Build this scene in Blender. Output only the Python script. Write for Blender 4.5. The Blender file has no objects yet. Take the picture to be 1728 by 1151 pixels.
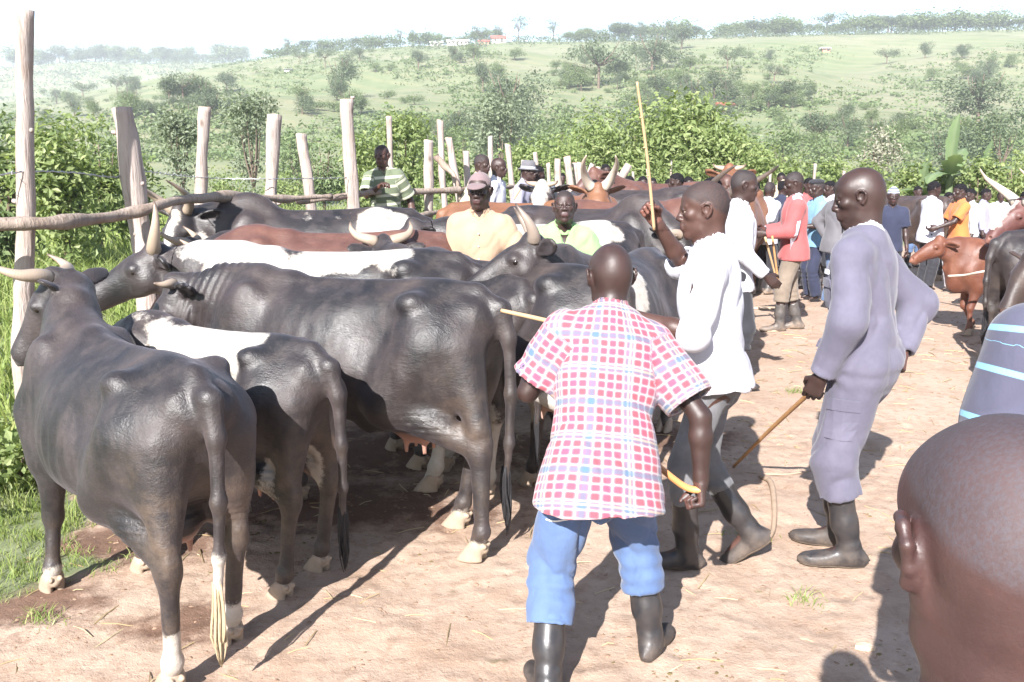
import bpy, math, random
import numpy as np
from mathutils import Vector, Matrix
R_ = math.radians
random.seed(7)
RNG = np.random.default_rng(7)
SC = bpy.context.scene
COL = SC.collection

# ------------------------------------------------------------------ camera, sky, sun, exposure
F_PX, CX, CY, HORIZON, CAM_H = 1500.0, 864.0, 575.5, 290.0, 1.8
PITCH = math.atan((CY - HORIZON) / F_PX)
cam_d = bpy.data.cameras.new('camera')
cam = bpy.data.objects.new('camera', cam_d)
COL.objects.link(cam)
cam_d.sensor_width = 36.0
cam_d.lens = 36.0 * F_PX / 1728.0
cam_d.clip_start = 0.05
cam_d.clip_end = 6000
cam.location = (0, 0, CAM_H)
cam.rotation_euler = (math.pi / 2 - PITCH, 0, 0)
SC.camera = cam

SUN_EL, SUN_AZ = 33.0, 19.3            # shadows run away from the camera and this many degrees to its right
w = bpy.data.worlds.new('World')
SC.world = w
w.use_nodes = True
nt = w.node_tree
bg = nt.nodes['Background']
sky = nt.nodes.new('ShaderNodeTexSky')
sky.sky_type = 'NISHITA'
sky.sun_disc = False
sky.sun_elevation = R_(SUN_EL)
sky.sun_rotation = R_(180 + SUN_AZ)
sky.air_density = 1.0
sky.dust_density = 1.6
sky.ozone_density = 1.0
sky.altitude = 1100
nt.links.new(sky.outputs[0], bg.inputs[0])
bg.inputs[1].default_value = 0.072
sl = bpy.data.lights.new('sun', 'SUN')
sun = bpy.data.objects.new('sun', sl)
COL.objects.link(sun)
sl.energy = 4.8
sl.angle = R_(0.5)
sl.color = (1.0, 0.965, 0.935)
a = R_(SUN_AZ)
e = R_(SUN_EL)
sun_dir = Vector((math.sin(a) * math.cos(e), math.cos(a) * math.cos(e), -math.sin(e)))
sun.rotation_euler = sun_dir.to_track_quat('-Z', 'Y').to_euler()
sun.location = (-20, -40, 40)
vs = SC.view_settings
vs.view_transform = 'Standard'
vs.look = 'None'
vs.gamma = 1.0
vs.use_curve_mapping = False
vs.exposure = 1.82
SC.cycles.max_bounces = 6
SC.cycles.transparent_max_bounces = 8
SC.cycles.volume_bounces = 1


# ------------------------------------------------------------------ picture point -> place
def ray(px, py):
    u = CY - py
    v = Vector((px - CX, F_PX * math.cos(PITCH) + u * math.sin(PITCH), -F_PX * math.sin(PITCH) + u * math.cos(PITCH)))
    return v / v.y


def at(px, py, d):
    """point seen at picture point (px, py) that lies d metres in front"""
    r = ray(px, py)
    return Vector((0, 0, CAM_H)) + r * d


def gnd(px, py, z=0.0):
    """point of the plane z that is seen at (px, py)"""
    r = ray(px, py)
    return Vector((0, 0, CAM_H)) + r * ((z - CAM_H) / r.z)


# ------------------------------------------------------------------ numpy modelling engine
def V(*a):
    return np.array(a if len(a) > 1 else a[0], dtype=float)


def unit(v):
    v = np.asarray(v, float)
    return v / (np.linalg.norm(v) + 1e-9)


def smin(a, b, k):
    h = np.clip(.5 + .5 * (b - a) / k, 0, 1)
    return b * (1 - h) + a * h - k * h * (1 - h)


def resample(st, n=6):
    st = np.asarray(st, float)
    out = []
    for i in range(len(st) - 1):
        p0 = st[max(i - 1, 0)]; p1 = st[i]; p2 = st[i + 1]; p3 = st[min(i + 2, len(st) - 1)]
        for k in range(n):
            t = k / n
            c = .5 * (2 * p1 + (p2 - p0) * t + (2 * p0 - 5 * p1 + 4 * p2 - p3) * t * t + (3 * p1 - p0 - 3 * p2 + p3) * t ** 3)
            c[0] = p1[0] + (p2[0] - p1[0]) * t
            out.append(c)
    out.append(st[-1])
    return np.array(out)


class Field:
    def __init__(s, lo, hi, res):
        s.res = res
        s.ax = [np.arange(lo[i], hi[i] + res, res, dtype=np.float32) for i in range(3)]
        s.D = np.full([len(a) for a in s.ax], 1.0, np.float32)

    def sub(s, lo, hi):
        sl = []
        for i in range(3):
            a = s.ax[i]
            i0 = int(np.searchsorted(a, lo[i])); i1 = int(np.searchsorted(a, hi[i]))
            if i1 <= i0:
                return None, None
            sl.append(slice(i0, i1))
        g = np.meshgrid(*[s.ax[i][sl[i]] for i in range(3)], indexing='ij', sparse=True)
        return tuple(sl), g

    def put(s, sl, d, k, op):
        D = s.D[sl]
        if op == 'u':
            s.D[sl] = smin(D, d, k) if k > 0 else np.minimum(D, d)
        else:
            s.D[sl] = -smin(-D, d, k) if k > 0 else np.maximum(D, -d)

    def cone(s, a, b, ra, rb, k=.03, op='u', fl=None):
        """round cone from a to b; fl=(axis vector, factor) flattens it along that axis"""
        a = V(a); b = V(b)
        m = max(ra, rb) * (1.0 if fl is None else max(1, 1 / fl[1])) + k + 2.5 * s.res
        sl, g = s.sub(np.minimum(a, b) - m, np.maximum(a, b) + m)
        if sl is None:
            return
        ab = b - a
        L2 = float(ab @ ab) + 1e-9
        px, py, pz = g[0] - a[0], g[1] - a[1], g[2] - a[2]
        t = np.clip((px * ab[0] + py * ab[1] + pz * ab[2]) / L2, 0, 1)
        qx, qy, qz = px - t * ab[0], py - t * ab[1], pz - t * ab[2]
        if fl is not None:
            n = unit(fl[0]); c = qx * n[0] + qy * n[1] + qz * n[2]
            e2 = qx * qx + qy * qy + qz * qz - c * c + (c * fl[1]) ** 2
            d = np.sqrt(np.maximum(e2, 0)) - (ra + (rb - ra) * t)
        else:
            d = np.sqrt(qx * qx + qy * qy + qz * qz) - (ra + (rb - ra) * t)
        s.put(sl, d, k, op)

    def chain(s, pts, rad, k=.02, op='u'):
        for i in range(len(pts) - 1):
            s.cone(pts[i], pts[i + 1], rad[i], rad[i + 1], k, op)

    def ell(s, c, r, R=None, k=.03, op='u'):
        c = V(c); r = V(r)
        R = np.eye(3) if R is None else np.asarray(R, float)   # columns = axes
        m = np.sqrt(((R * r) ** 2).sum(1)) + k + 2.5 * s.res
        sl, g = s.sub(c - m, c + m)
        if sl is None:
            return
        px, py, pz = g[0] - c[0], g[1] - c[1], g[2] - c[2]
        k0 = 0; k1 = 0
        for i in range(3):
            q = px * R[0, i] + py * R[1, i] + pz * R[2, i]
            k0 = k0 + (q / r[i]) ** 2
            k1 = k1 + (q / r[i] ** 2) ** 2
        k0 = np.sqrt(k0); k1 = np.sqrt(k1) + 1e-6
        s.put(sl, k0 * (k0 - 1) / k1, k, op)

    def loft(s, o, R, st, k=.03, op='u', n=2.0, grow=0.0, egg=0.0):
        """st rows: (w, centre_u, centre_v, half_u, half_v) along the third axis of R"""
        st = resample(st)
        o = V(o); R = np.asarray(R, float)
        pts = []
        for q in (st[0], st[-1], *st[::3]):
            for su in (-1, 1):
                for sv in (-1, 1):
                    pts.append(o + R @ V(q[1] + su * (q[3] + grow), q[2] + sv * (q[4] + grow), q[0]))
        pts = np.array(pts)
        m = k + 2.5 * s.res + grow
        sl, g = s.sub(pts.min(0) - m, pts.max(0) + m)
        if sl is None:
            return
        p = [g[i] - o[i] for i in range(3)]
        u = p[0] * R[0, 0] + p[1] * R[1, 0] + p[2] * R[2, 0]
        v = p[0] * R[0, 1] + p[1] * R[1, 1] + p[2] * R[2, 1]
        w_ = p[0] * R[0, 2] + p[1] * R[1, 2] + p[2] * R[2, 2]
        wc = np.clip(w_, st[0, 0], st[-1, 0])
        cu, cv, ru, rv = [np.interp(wc, st[:, 0], st[:, i]).astype(np.float32) for i in (1, 2, 3, 4)]
        ru = np.maximum(ru + grow, .01); rv = np.maximum(rv + grow, .01)
        du = (u - cu) / ru; dv = (v - cv) / rv
        if egg:
            du = du / np.clip(1 - egg * dv, .4, 1.6)
        q = (np.abs(du) ** n + np.abs(dv) ** n) ** (1 / n)
        d = (q - 1) * np.minimum(ru, rv)
        ex = np.abs(w_ - wc)
        d = np.where(ex > 0, np.sqrt(np.maximum(d, 0) ** 2 + ex ** 2) + np.minimum(d, 0), d)
        s.put(sl, d.astype(np.float32), k, op)

    def cut(s, p, n, k=0.0):
        """remove everything on the side n points to"""
        n = unit(n); p = V(p)
        g = np.meshgrid(*s.ax, indexing='ij', sparse=True)
        d = (g[0] - p[0]) * n[0] + (g[1] - p[1]) * n[1] + (g[2] - p[2]) * n[2]
        s.D = np.maximum(s.D, d) if k == 0 else -smin(-s.D, -d, k)

    def mesh(s, smooth=1):
        D = s.D
        nx, ny, nz = D.shape
        S = D < 0
        cy, cz = ny - 1, nz - 1
        cid = lambda i, j, k: (i * cy + j) * cz + k
        acc_i, acc_p, quads = [], [], []
        for axis in range(3):
            sl0 = [slice(None)] * 3; sl1 = [slice(None)] * 3
            sl0[axis] = slice(0, -1); sl1[axis] = slice(1, None)
            sl0 = tuple(sl0); sl1 = tuple(sl1)
            idx = np.nonzero(S[sl0] != S[sl1])
            d0 = D[sl0][idx]; d1 = D[sl1][idx]
            t = d0 / (d0 - d1)
            pos = [s.ax[a][idx[a]].astype(float) for a in range(3)]
            pos[axis] = pos[axis] + t * s.res
            pos = np.stack(pos, 1)
            o1, o2 = [(1, 2), (2, 0), (0, 1)][axis]
            lim = (nx - 1, ny - 1, nz - 1)
            cells = []
            ok_all = np.ones(len(d0), bool)
            for (a, b) in ((1, 1), (0, 1), (0, 0), (1, 0)):
                c = [idx[0].copy(), idx[1].copy(), idx[2].copy()]
                c[o1] = c[o1] - a; c[o2] = c[o2] - b
                ok = (c[o1] >= 0) & (c[o2] >= 0) & (c[o1] < lim[o1]) & (c[o2] < lim[o2])
                ci = cid(*c)
                acc_i.append(ci[ok]); acc_p.append(pos[ok])
                cells.append(ci); ok_all &= ok
            q = np.stack(cells, 1)[ok_all]
            flip = (d0 > 0)[ok_all]
            q[flip] = q[flip][:, ::-1]
            quads.append(q)
        if not acc_i:
            return np.zeros((0, 3)), np.zeros((0, 4), int)
        ii = np.concatenate(acc_i); pp = np.concatenate(acc_p)
        u, inv = np.unique(ii, return_inverse=True)
        cnt = np.bincount(inv).astype(float)
        P = np.stack([np.bincount(inv, pp[:, a]) / cnt for a in range(3)], 1)
        Q = np.searchsorted(u, np.concatenate(quads))
        for _ in range(smooth):
            P = relax(P, Q, .5); P = relax(P, Q, -.45)
        return P, Q


def relax(P, Q, f):
    e0 = Q.ravel(); e1 = np.roll(Q, -1, 1).ravel()
    n = len(P)
    c = np.bincount(e0, minlength=n) + np.bincount(e1, minlength=n)
    A = np.stack([np.bincount(e0, P[e1, a], n) + np.bincount(e1, P[e0, a], n) for a in range(3)], 1)
    m = A / np.maximum(c, 1)[:, None]
    m[c < 6] = P[c < 6]
    return P + (m - P) * f


def normals(P, Q):
    n = np.cross(P[Q[:, 2]] - P[Q[:, 0]], P[Q[:, 3]] - P[Q[:, 1]])
    N = np.zeros_like(P)
    for a in range(3):
        for c in range(4):
            N[:, a] += np.bincount(Q[:, c], n[:, a], len(P))
    return N / (np.linalg.norm(N, axis=1)[:, None] + 1e-9)


_NT = np.random.default_rng(3).random((24, 24, 24)).astype(np.float32) * 2 - 1


def noise(P, f=1.0, seed=0.0, oct=1):
    P = np.asarray(P, float)
    out = 0; amp = 1
    for o in range(oct):
        q = P * f * 2 ** o + seed * 7.31 + o * 5.7
        i = np.floor(q).astype(int); t = q - i
        t = t * t * (3 - 2 * t)
        i0 = i % 24; i1 = (i + 1) % 24
        x0, y0, z0 = i0.T; x1, y1, z1 = i1.T
        tx, ty, tz = t.T
        a = _NT[x0, y0, z0] * (1 - tx) + _NT[x1, y0, z0] * tx
        b = _NT[x0, y1, z0] * (1 - tx) + _NT[x1, y1, z0] * tx
        c = _NT[x0, y0, z1] * (1 - tx) + _NT[x1, y0, z1] * tx
        d = _NT[x0, y1, z1] * (1 - tx) + _NT[x1, y1, z1] * tx
        out = out + amp * ((a * (1 - ty) + b * ty) * (1 - tz) + (c * (1 - ty) + d * ty) * tz)
        amp *= .5
    return out


def make_mesh(name, P, Q, mats=(), smooth=True, attrs=None, mat_idx=None):
    """P (n,3); Q (m,k) or list of index arrays"""
    me = bpy.data.meshes.new(name)
    if isinstance(Q, np.ndarray):
        m, k = Q.shape
        me.vertices.add(len(P)); me.vertices.foreach_set('co', np.asarray(P, np.float32).ravel())
        me.loops.add(m * k); me.loops.foreach_set('vertex_index', Q.astype(np.int32).ravel())
        me.polygons.add(m)
        me.polygons.foreach_set('loop_start', np.arange(0, m * k, k, dtype=np.int32))
        try:
            me.polygons.foreach_set('loop_total', np.full(m, k, np.int32))
        except Exception:
            pass
        me.update(calc_edges=True)
    else:
        me.from_pydata([tuple(p) for p in P], [], [list(map(int, q)) for q in Q])
    me.polygons.foreach_set('use_smooth', np.full(len(me.polygons), bool(smooth)))
    for m_ in (mats if isinstance(mats, (list, tuple)) else [mats]):
        me.materials.append(m_)
    if mat_idx is not None:
        me.polygons.foreach_set('material_index', np.asarray(mat_idx, np.int32))
    for nm, arr in (attrs or {}).items():
        arr = np.asarray(arr, np.float32)
        if arr.ndim == 1:
            at_ = me.attributes.new(nm, 'FLOAT', 'POINT'); at_.data.foreach_set('value', arr)
        else:
            at_ = me.attributes.new(nm, 'FLOAT_VECTOR', 'POINT'); at_.data.foreach_set('vector', arr.ravel())
    me.update()
    return me


def obj(name, me, parent=None, label=None, cat=None, group=None, kind=None, loc=None, rot=None):
    o = bpy.data.objects.new(name, me)
    COL.objects.link(o)
    if parent is not None:
        o.parent = parent
    if loc is not None:
        o.location = loc
    if rot is not None:
        o.rotation_euler = rot
    for k_, v_ in (('label', label), ('category', cat), ('group', group), ('kind', kind)):
        if v_:
            o[k_] = v_
    return o


def merge(*pq):
    Ps, Qs, n = [], [], 0
    for P, Q in pq:
        if len(P) == 0:
            continue
        Ps.append(P); Qs.append(Q + n); n += len(P)
    return np.concatenate(Ps), np.concatenate(Qs)


def drop_inside(P, Q, lo, hi):
    c = P[Q].mean(1)
    ins = np.all((c > lo) & (c < hi), axis=1)
    return P, Q[~ins]


def tube(pts, rad, seg=10, cap=True, twist=0.0, wob=0.0, seed=0):
    """tapered tube through pts; quads only (caps as collapsed rings)"""
    pts = np.asarray(pts, float); n = len(pts)
    T = np.gradient(pts, axis=0); T /= np.linalg.norm(T, axis=1)[:, None] + 1e-9
    ref = V(0, 0, 1) if abs(T[0][2]) < .9 else V(1, 0, 0)
    u = unit(np.cross(T[0], ref))
    rows = []
    rg = np.random.default_rng(seed)
    rad = np.broadcast_to(np.asarray(rad, float), (n,))
    if cap:
        idx = [0] + list(range(n)) + [n - 1]; sc = [0.001] + [1] * n + [0.001]
    else:
        idx = list(range(n)); sc = [1] * n
    us = []
    for i in range(n):
        u = unit(u - T[i] * (u @ T[i])); us.append(u)
    ph = np.linspace(0, 2 * np.pi, seg, endpoint=False)
    ww = 1 + wob * (rg.random(seg) - .5)
    for i, s_ in zip(idx, sc):
        v = np.cross(T[i], us[i])
        an = ph + twist * i
        r = rad[i] * s_ * ww * (1 + wob * .5 * (rg.random(seg) - .5))
        rows.append(pts[i] + (np.cos(an) * r)[:, None] * us[i] + (np.sin(an) * r)[:, None] * v)
    P = np.concatenate(rows)
    m = len(rows)
    i, j = np.meshgrid(np.arange(m - 1), np.arange(seg), indexing='ij')
    j2 = (j + 1) % seg
    Q = np.stack([i * seg + j, i * seg + j2, (i + 1) * seg + j2, (i + 1) * seg + j], -1).reshape(-1, 4)
    return P, Q


def curve(ctrl, n=16):
    c = np.asarray(ctrl, float)
    t = np.arange(len(c))[:, None]
    st = resample(np.hstack([t, c]), max(2, n // max(1, len(c) - 1)))
    return st[:, 1:]


def frame(d, up=(0, 0, 1)):
    """columns: side, up-ish, direction"""
    d = unit(d); s_ = unit(np.cross(d, up)); u = np.cross(s_, d)
    return np.stack([s_, u, d], 1)


# ------------------------------------------------------------------ materials
class NT:
    def __init__(s, name):
        s.m = bpy.data.materials.new(name); s.m.use_nodes = True
        s.t = s.m.node_tree; s.b = s.t.nodes['Principled BSDF']

    def n(s, typ, **kw):
        nd = s.t.nodes.new('ShaderNode' + typ)
        for k_, v_ in kw.items():
            if k_.startswith('i_'):
                key = k_[2:]
                key = int(key) if key.isdigit() else key.replace('_', ' ')
                nd.inputs[key].default_value = v_
            else:
                setattr(nd, k_, v_)
        return nd

    def l(s, a, b):
        s.t.links.new(a, b)

    def coord(s, attr=None, obj_=True):
        if attr:
            return s.n('Attribute', attribute_name=attr).outputs['Vector']
        return s.n('TexCoord').outputs['Object']

    def noise(s, co, scale, detail=3, rough=.6, stretch=None, out='Fac'):
        if stretch:
            mp = s.n('Mapping'); mp.inputs['Scale'].default_value = stretch
            s.l(co, mp.inputs[0]); co = mp.outputs[0]
        nd = s.n('TexNoise'); nd.inputs['Scale'].default_value = scale
        nd.inputs['Detail'].default_value = detail; nd.inputs['Roughness'].default_value = rough
        s.l(co, nd.inputs['Vector'])
        return nd.outputs[out]

    def ramp(s, fac, stops, interp='LINEAR'):
        r = s.n('ValToRGB'); r.color_ramp.interpolation = interp
        el = r.color_ramp.elements
        while len(el) > len(stops):
            el.remove(el[-1])
        while len(el) < len(stops):
            el.new(0.5)
        for e_, (p, c) in zip(el, stops):
            e_.position = p; e_.color = (*c, 1) if len(c) == 3 else c
        s.l(fac, r.inputs[0])
        return r.outputs[0]

    def mix(s, fac, a, b, mode='MIX'):
        m = s.n('Mix', data_type='RGBA', blend_type=mode)
        for sock, v_ in ((m.inputs[0], fac), (m.inputs[6], a), (m.inputs[7], b)):
            if hasattr(v_, 'links'):
                s.l(v_, sock)
            elif isinstance(v_, (int, float)):
                sock.default_value = v_
            else:
                sock.default_value = (*v_, 1) if len(v_) == 3 else v_
        return m.outputs[2]

    def math(s, op, a, b=0.0, c=None, clamp=False):
        m = s.n('Math', operation=op); m.use_clamp = clamp
        for i, v_ in enumerate((a, b) if c is None else (a, b, c)):
            if hasattr(v_, 'links'):
                s.l(v_, m.inputs[i])
            else:
                m.inputs[i].default_value = v_
        return m.outputs[0]

    def maprange(s, v_, a, b, c=0.0, d=1.0):
        m = s.n('MapRange'); s.l(v_, m.inputs[0])
        for i, q in enumerate((a, b, c, d)):
            m.inputs[i + 1].default_value = q
        return m.outputs[0]

    def bump(s, h, strength=.3, dist=.01, prev=None):
        b = s.n('Bump'); b.inputs['Strength'].default_value = strength; b.inputs['Distance'].default_value = dist
        s.l(h, b.inputs['Height'])
        if prev is not None:
            s.l(prev, b.inputs['Normal'])
        return b.outputs[0]

    def done(s, col=None, rough=None, nrm=None, spec=None, sheen=None, **kw):
        B = s.b
        def put(k_, v_):
            if v_ is None:
                return
            if hasattr(v_, 'links'):
                s.l(v_, B.inputs[k_])
            elif isinstance(v_, (int, float)):
                B.inputs[k_].default_value = v_
            else:
                B.inputs[k_].default_value = (*v_, 1) if (len(v_) == 3 and B.inputs[k_].type == 'RGBA') else v_
        put('Base Color', col); put('Roughness', rough); put('Normal', nrm)
        put('Specular IOR Level', spec); put('Sheen Weight', sheen)
        for k_, v_ in kw.items():
            put(k_.replace('_', ' '), v_)
        return s.m


def simple_mat(name, col, rough=.5, spec=.5, var=0.0, scale=8, bump_=0.0, bscale=40, stretch=None, **kw):
    m = NT(name); co = m.coord()
    c = col
    if var:
        c = m.mix(m.noise(co, scale, 5, .65, stretch=stretch), tuple(x * (1 - var) for x in col), tuple(min(1, x * (1 + var)) for x in col))
    nr = m.bump(m.noise(co, bscale, 4, .7, stretch=stretch), bump_, .01) if bump_ else None
    return m.done(c, rough, nr, spec, **kw)



# ------------------------------------------------------------------ terrain
YF = [-400, 0, 3.3, 4.2, 5.5, 8.5, 11, 17, 20, 22, 23.5]
XF = [-2.0, -1.85, -2.02, -2.3, -3.0, -2.75, -1.15, .25, 2.6, 9, 1e5]


def fence_x(y):
    return np.interp(y, YF, XF)


def sstep(a_, b_, x):
    t = np.clip((x - a_) / (b_ - a_), 0, 1)
    return t * t * (3 - 2 * t)


PXR = [-2500, -900, 0, 150, 300, 420, 500, 600, 700, 850, 1000, 1100, 1300, 1500, 1728, 2400, 4000]
PYR = [210, 195, 178, 160, 132, 112, 99, 92, 84, 78, 78, 76, 68, 62, 58, 66, 120]


def ridge_el(x, y):
    """slope of the skyline of the main hill in the direction of (x, y)"""
    px = CX + 1527 * x / np.maximum(y, 1e-3)
    py = np.interp(px, PXR, PYR)
    return (HORIZON - py) / 1527.0


def terrain(x, y):
    x = np.asarray(x, float); y = np.asarray(y, float)
    r = np.hypot(x, y)
    P = np.stack([x, y, 0 * x], -1).reshape(-1, 3)
    n1 = noise(P, 1 / 60, 1, 3).reshape(x.shape)
    n2 = noise(P, 1 / 13, 2, 2).reshape(x.shape)
    yy = np.maximum(y, 1)
    R = 430.0
    t = np.clip((yy - 75) / (R - 75), 0, 1.0)
    prof = (t ** 1.12)
    H = 1.8 + ridge_el(x, yy) * R
    z = np.where(y > 75, prof * H + n1 * 5 * np.sin(np.pi * np.clip(t, 0, 1)) + n2 * .9 * t * (1 - t), 0)
    z = np.where(y > R, H - (yy - R) * .06, z)
    # far hill on the left
    Rf = 820.0
    px = CX + 1527 * x / yy
    far = (1.8 + (HORIZON - np.interp(px, [-3000, -400, 0, 200, 450, 600, 760], [150, 130, 122, 108, 112, 125, 300])) / 1527.0 * Rf)
    tf = sstep(520, Rf, yy) * (yy < Rf + 1) + (yy >= Rf + 1) * np.clip(1 - (yy - Rf) / 600, 0, 1)
    zf = far * tf - 4 + n1 * 4 * tf
    z = np.where(y > 500, np.maximum(z, zf), z)
    z = z - 1.2 * sstep(28, 60, y) * (1 - sstep(75, 110, y))
    # low bank outside the fence
    out = sstep(0, 1.2, fence_x(y) - x) * (y > 4.5)
    z = z + out * .10 * sstep(9, 11, y) * (1 - sstep(24, 40, y)) + out * n2 * .05
    # trampled yard
    m = (r < 30)
    if m.any():
        q = P.reshape(-1, 3)
        nn = (noise(q, 1.1, 3, 3) * .012 + noise(q, 5.5, 4, 3) * .006).reshape(x.shape)
        z = z + nn * (r < 30)
    return z


def axis_pts(a_, b_, step, lo, hi, g=1.12):
    c = list(np.arange(a_, b_, step))
    s_ = step; v = b_
    while v < hi:
        c.append(v); s_ = min(s_ * g, 16); v += s_
    c.append(hi)
    s_ = step; v = a_
    while v > lo:
        s_ = min(s_ * g, 40); v -= s_; c.insert(0, max(v, lo))
    return np.array(sorted(set(c)))


gx = axis_pts(-3.4, 3.3, .024, -1500, 1500)
gy = axis_pts(2.2, 6.0, .024, -300, 1500)
GX, GY = np.meshgrid(gx, gy, indexing='ij')
GZ = terrain(GX, GY)
fine = np.stack([GX, GY, 0 * GX], -1).reshape(-1, 3)
near = ((GX > -3.6) & (GX < 3.6) & (GY > 1.8) & (GY < 7)).ravel()
fz = np.zeros(len(fine)); fz[near] = noise(fine[near], 13, 6, 3) * .0035 + np.maximum(noise(fine[near], 30, 8, 2), .30) * .012
rgh = np.random.default_rng(12)
hx = rgh.uniform(-3.2, 3.2, 620); hy = rgh.uniform(2.3, 6.9, 620); ha = rgh.random(620) * 6.28; hr = rgh.uniform(.03, .06, 620)
gxi = gx; gyi = gy
for a_, b_, c_, r_ in zip(hx, hy, ha, hr):
    i0, i1 = np.searchsorted(gxi, (a_ - .13, a_ + .13)); j0, j1 = np.searchsorted(gyi, (b_ - .13, b_ + .13))
    X_, Y_ = GX[i0:i1, j0:j1] - a_, GY[i0:i1, j0:j1] - b_
    u_ = X_ * math.cos(c_) + Y_ * math.sin(c_); v_ = -X_ * math.sin(c_) + Y_ * math.cos(c_)
    q_ = np.sqrt((u_ / r_) ** 2 + (v_ / (r_ * .8)) ** 2)
    fz.reshape(GX.shape)[i0:i1, j0:j1] += -.008 * np.exp(-q_ ** 2 * 1.8) + .003 * np.exp(-(q_ - 1.5) ** 2 * 6)
GZ = GZ + fz.reshape(GX.shape)
nx_, ny_ = GX.shape
i, j = np.meshgrid(np.arange(nx_ - 1), np.arange(ny_ - 1), indexing='ij')
Qg = np.stack([i * ny_ + j, (i + 1) * ny_ + j, (i + 1) * ny_ + j + 1, i * ny_ + j + 1], -1).reshape(-1, 4)
outside = sstep(-.25, .25, fence_x(GY) - GX + noise(fine, 1.6, 3, 3).reshape(GX.shape) * .45)


muck_shade_ = np.zeros(GX.shape)  # churned manure, also darkening the dirt to stand for shade under the herd
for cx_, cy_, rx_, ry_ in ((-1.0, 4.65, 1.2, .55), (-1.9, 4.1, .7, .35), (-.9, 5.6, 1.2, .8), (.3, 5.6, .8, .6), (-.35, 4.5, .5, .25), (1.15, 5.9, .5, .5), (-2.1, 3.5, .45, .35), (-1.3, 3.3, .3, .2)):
    muck_shade_ = np.maximum(muck_shade_, np.exp(-(((GX - cx_) / rx_) ** 2 + ((GY - cy_) / ry_) ** 2) * .9) * .85)


def ground_material():
    m = NT('ground'); co = m.coord()
    g = m.n('Attribute', attribute_name='grassy').outputs['Fac']
    n0 = m.noise(co, .35, 5, .6); n1 = m.noise(co, 2.2, 6, .65); n2 = m.noise(co, 14, 6, .7); n3 = m.noise(co, 60, 4, .75)
    dirt = m.mix(m.maprange(n0, .35, .68), (.375, .268, .20), (.42, .325, .255))
    dirt = m.mix(m.math('MULTIPLY', m.maprange(n1, .46, .66), .75), dirt, (0.296, 0.200, 0.141))
    dirt = m.mix(m.math('MULTIPLY', m.maprange(n2, .50, .64), .70), dirt, (0.266, 0.181, 0.130))
    dirt = m.mix(m.math('MULTIPLY', m.maprange(n3, .56, .72), .5), dirt, (0.459, 0.370, 0.281))
    dung = m.noise(co, 5.2, 7, .72)
    dirt = m.mix(m.math('MULTIPLY', m.maprange(dung, .62, .70), .6), dirt, (0.141, 0.122, 0.056))
    muck_shade = m.n('Attribute', attribute_name='muck_shade').outputs['Fac']
    mk = m.math('ADD', muck_shade, m.math('MULTIPLY', m.math('SUBTRACT', m.noise(co, 5, 7, .75), .5), 1.6))
    dirt = m.mix(m.math('MULTIPLY', m.maprange(mk, .38, .72), .85), dirt, (.115, .062, .042))  # mud brown; the herd's deep shade is painted in with it
    # grass and scrub
    f0 = m.noise(co, .018, 6, .6); f1 = m.noise(co, .09, 6, .65); f2 = m.noise(co, .9, 6, .7)
    gr = m.mix(m.maprange(f0, .38, .62), (.15, .178, .092), (.20, .20, .128))
    gr = m.mix(m.math('MULTIPLY', m.maprange(f1, .48, .66), .75), gr, (0.103, 0.138, 0.065))
    gr = m.mix(m.math('MULTIPLY', m.maprange(f2, .5, .7), .45), gr, (.12, .15, .05))
    row = m.n('TexWave', bands_direction='DIAGONAL'); row.inputs['Scale'].default_value = .05; row.inputs['Distortion'].default_value = 5; row.inputs['Detail'].default_value = 3
    m.l(co, row.inputs[0])
    gr = m.mix(m.math('MULTIPLY', m.maprange(row.outputs[1], .55, .9), .22), gr, (0.267, 0.232, 0.129))
    col = m.mix(m.maprange(m.math('ADD', g, m.math('MULTIPLY', m.math('SUBTRACT', n2, .5), .6)), .35, .65), dirt, gr)
    h = m.math('ADD', m.math('MULTIPLY', n2, .6), m.math('MULTIPLY', n3, .35))
    nr = m.bump(h, .55, .03)
    nr = m.bump(m.noise(co, 190, 3, .8), .3, .004, nr)
    return m.done(col, m.maprange(n1, .3, .7, .86, .97), nr, .18)


me = make_mesh('ground', np.stack([GX, GY, GZ], -1).reshape(-1, 3), Qg, [ground_material()], attrs={'grassy': outside.ravel(), 'muck_shade': muck_shade_.ravel()})
obj('ground', me, kind='structure')


def gz(x, y):
    return float(terrain(np.array([x]), np.array([y]))[0])


# ------------------------------------------------------------------ haze
def box_mesh(name, lo, hi, mats=()):
    x0, y0, z0 = lo; x1, y1, z1 = hi
    P = np.array([(x0, y0, z0), (x1, y0, z0), (x1, y1, z0), (x0, y1, z0), (x0, y0, z1), (x1, y0, z1), (x1, y1, z1), (x0, y1, z1)], float)
    Q = np.array([(0, 3, 2, 1), (4, 5, 6, 7), (0, 1, 5, 4), (1, 2, 6, 5), (2, 3, 7, 6), (3, 0, 4, 7)])
    return make_mesh(name, P, Q, mats, smooth=False)


hm = bpy.data.materials.new('haze'); hm.use_nodes = True
ht = hm.node_tree
for n_ in list(ht.nodes):
    if n_.type != 'OUTPUT_MATERIAL':
        ht.nodes.remove(n_)
pv = ht.nodes.new('ShaderNodeVolumePrincipled')
pv.inputs['Color'].default_value = (.86, .91, 1.0, 1)
pv.inputs['Density'].default_value = HAZE_DENSITY = .0005
pv.inputs['Anisotropy'].default_value = 0.0
ht.links.new(pv.outputs[0], ht.nodes['Material Output'].inputs['Volume'])
zlow = float(GZ.min()) - 1.0
obj('haze', box_mesh('haze', (-1510, -310, zlow), (1510, 1510, 175), [hm]), kind='stuff')


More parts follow.
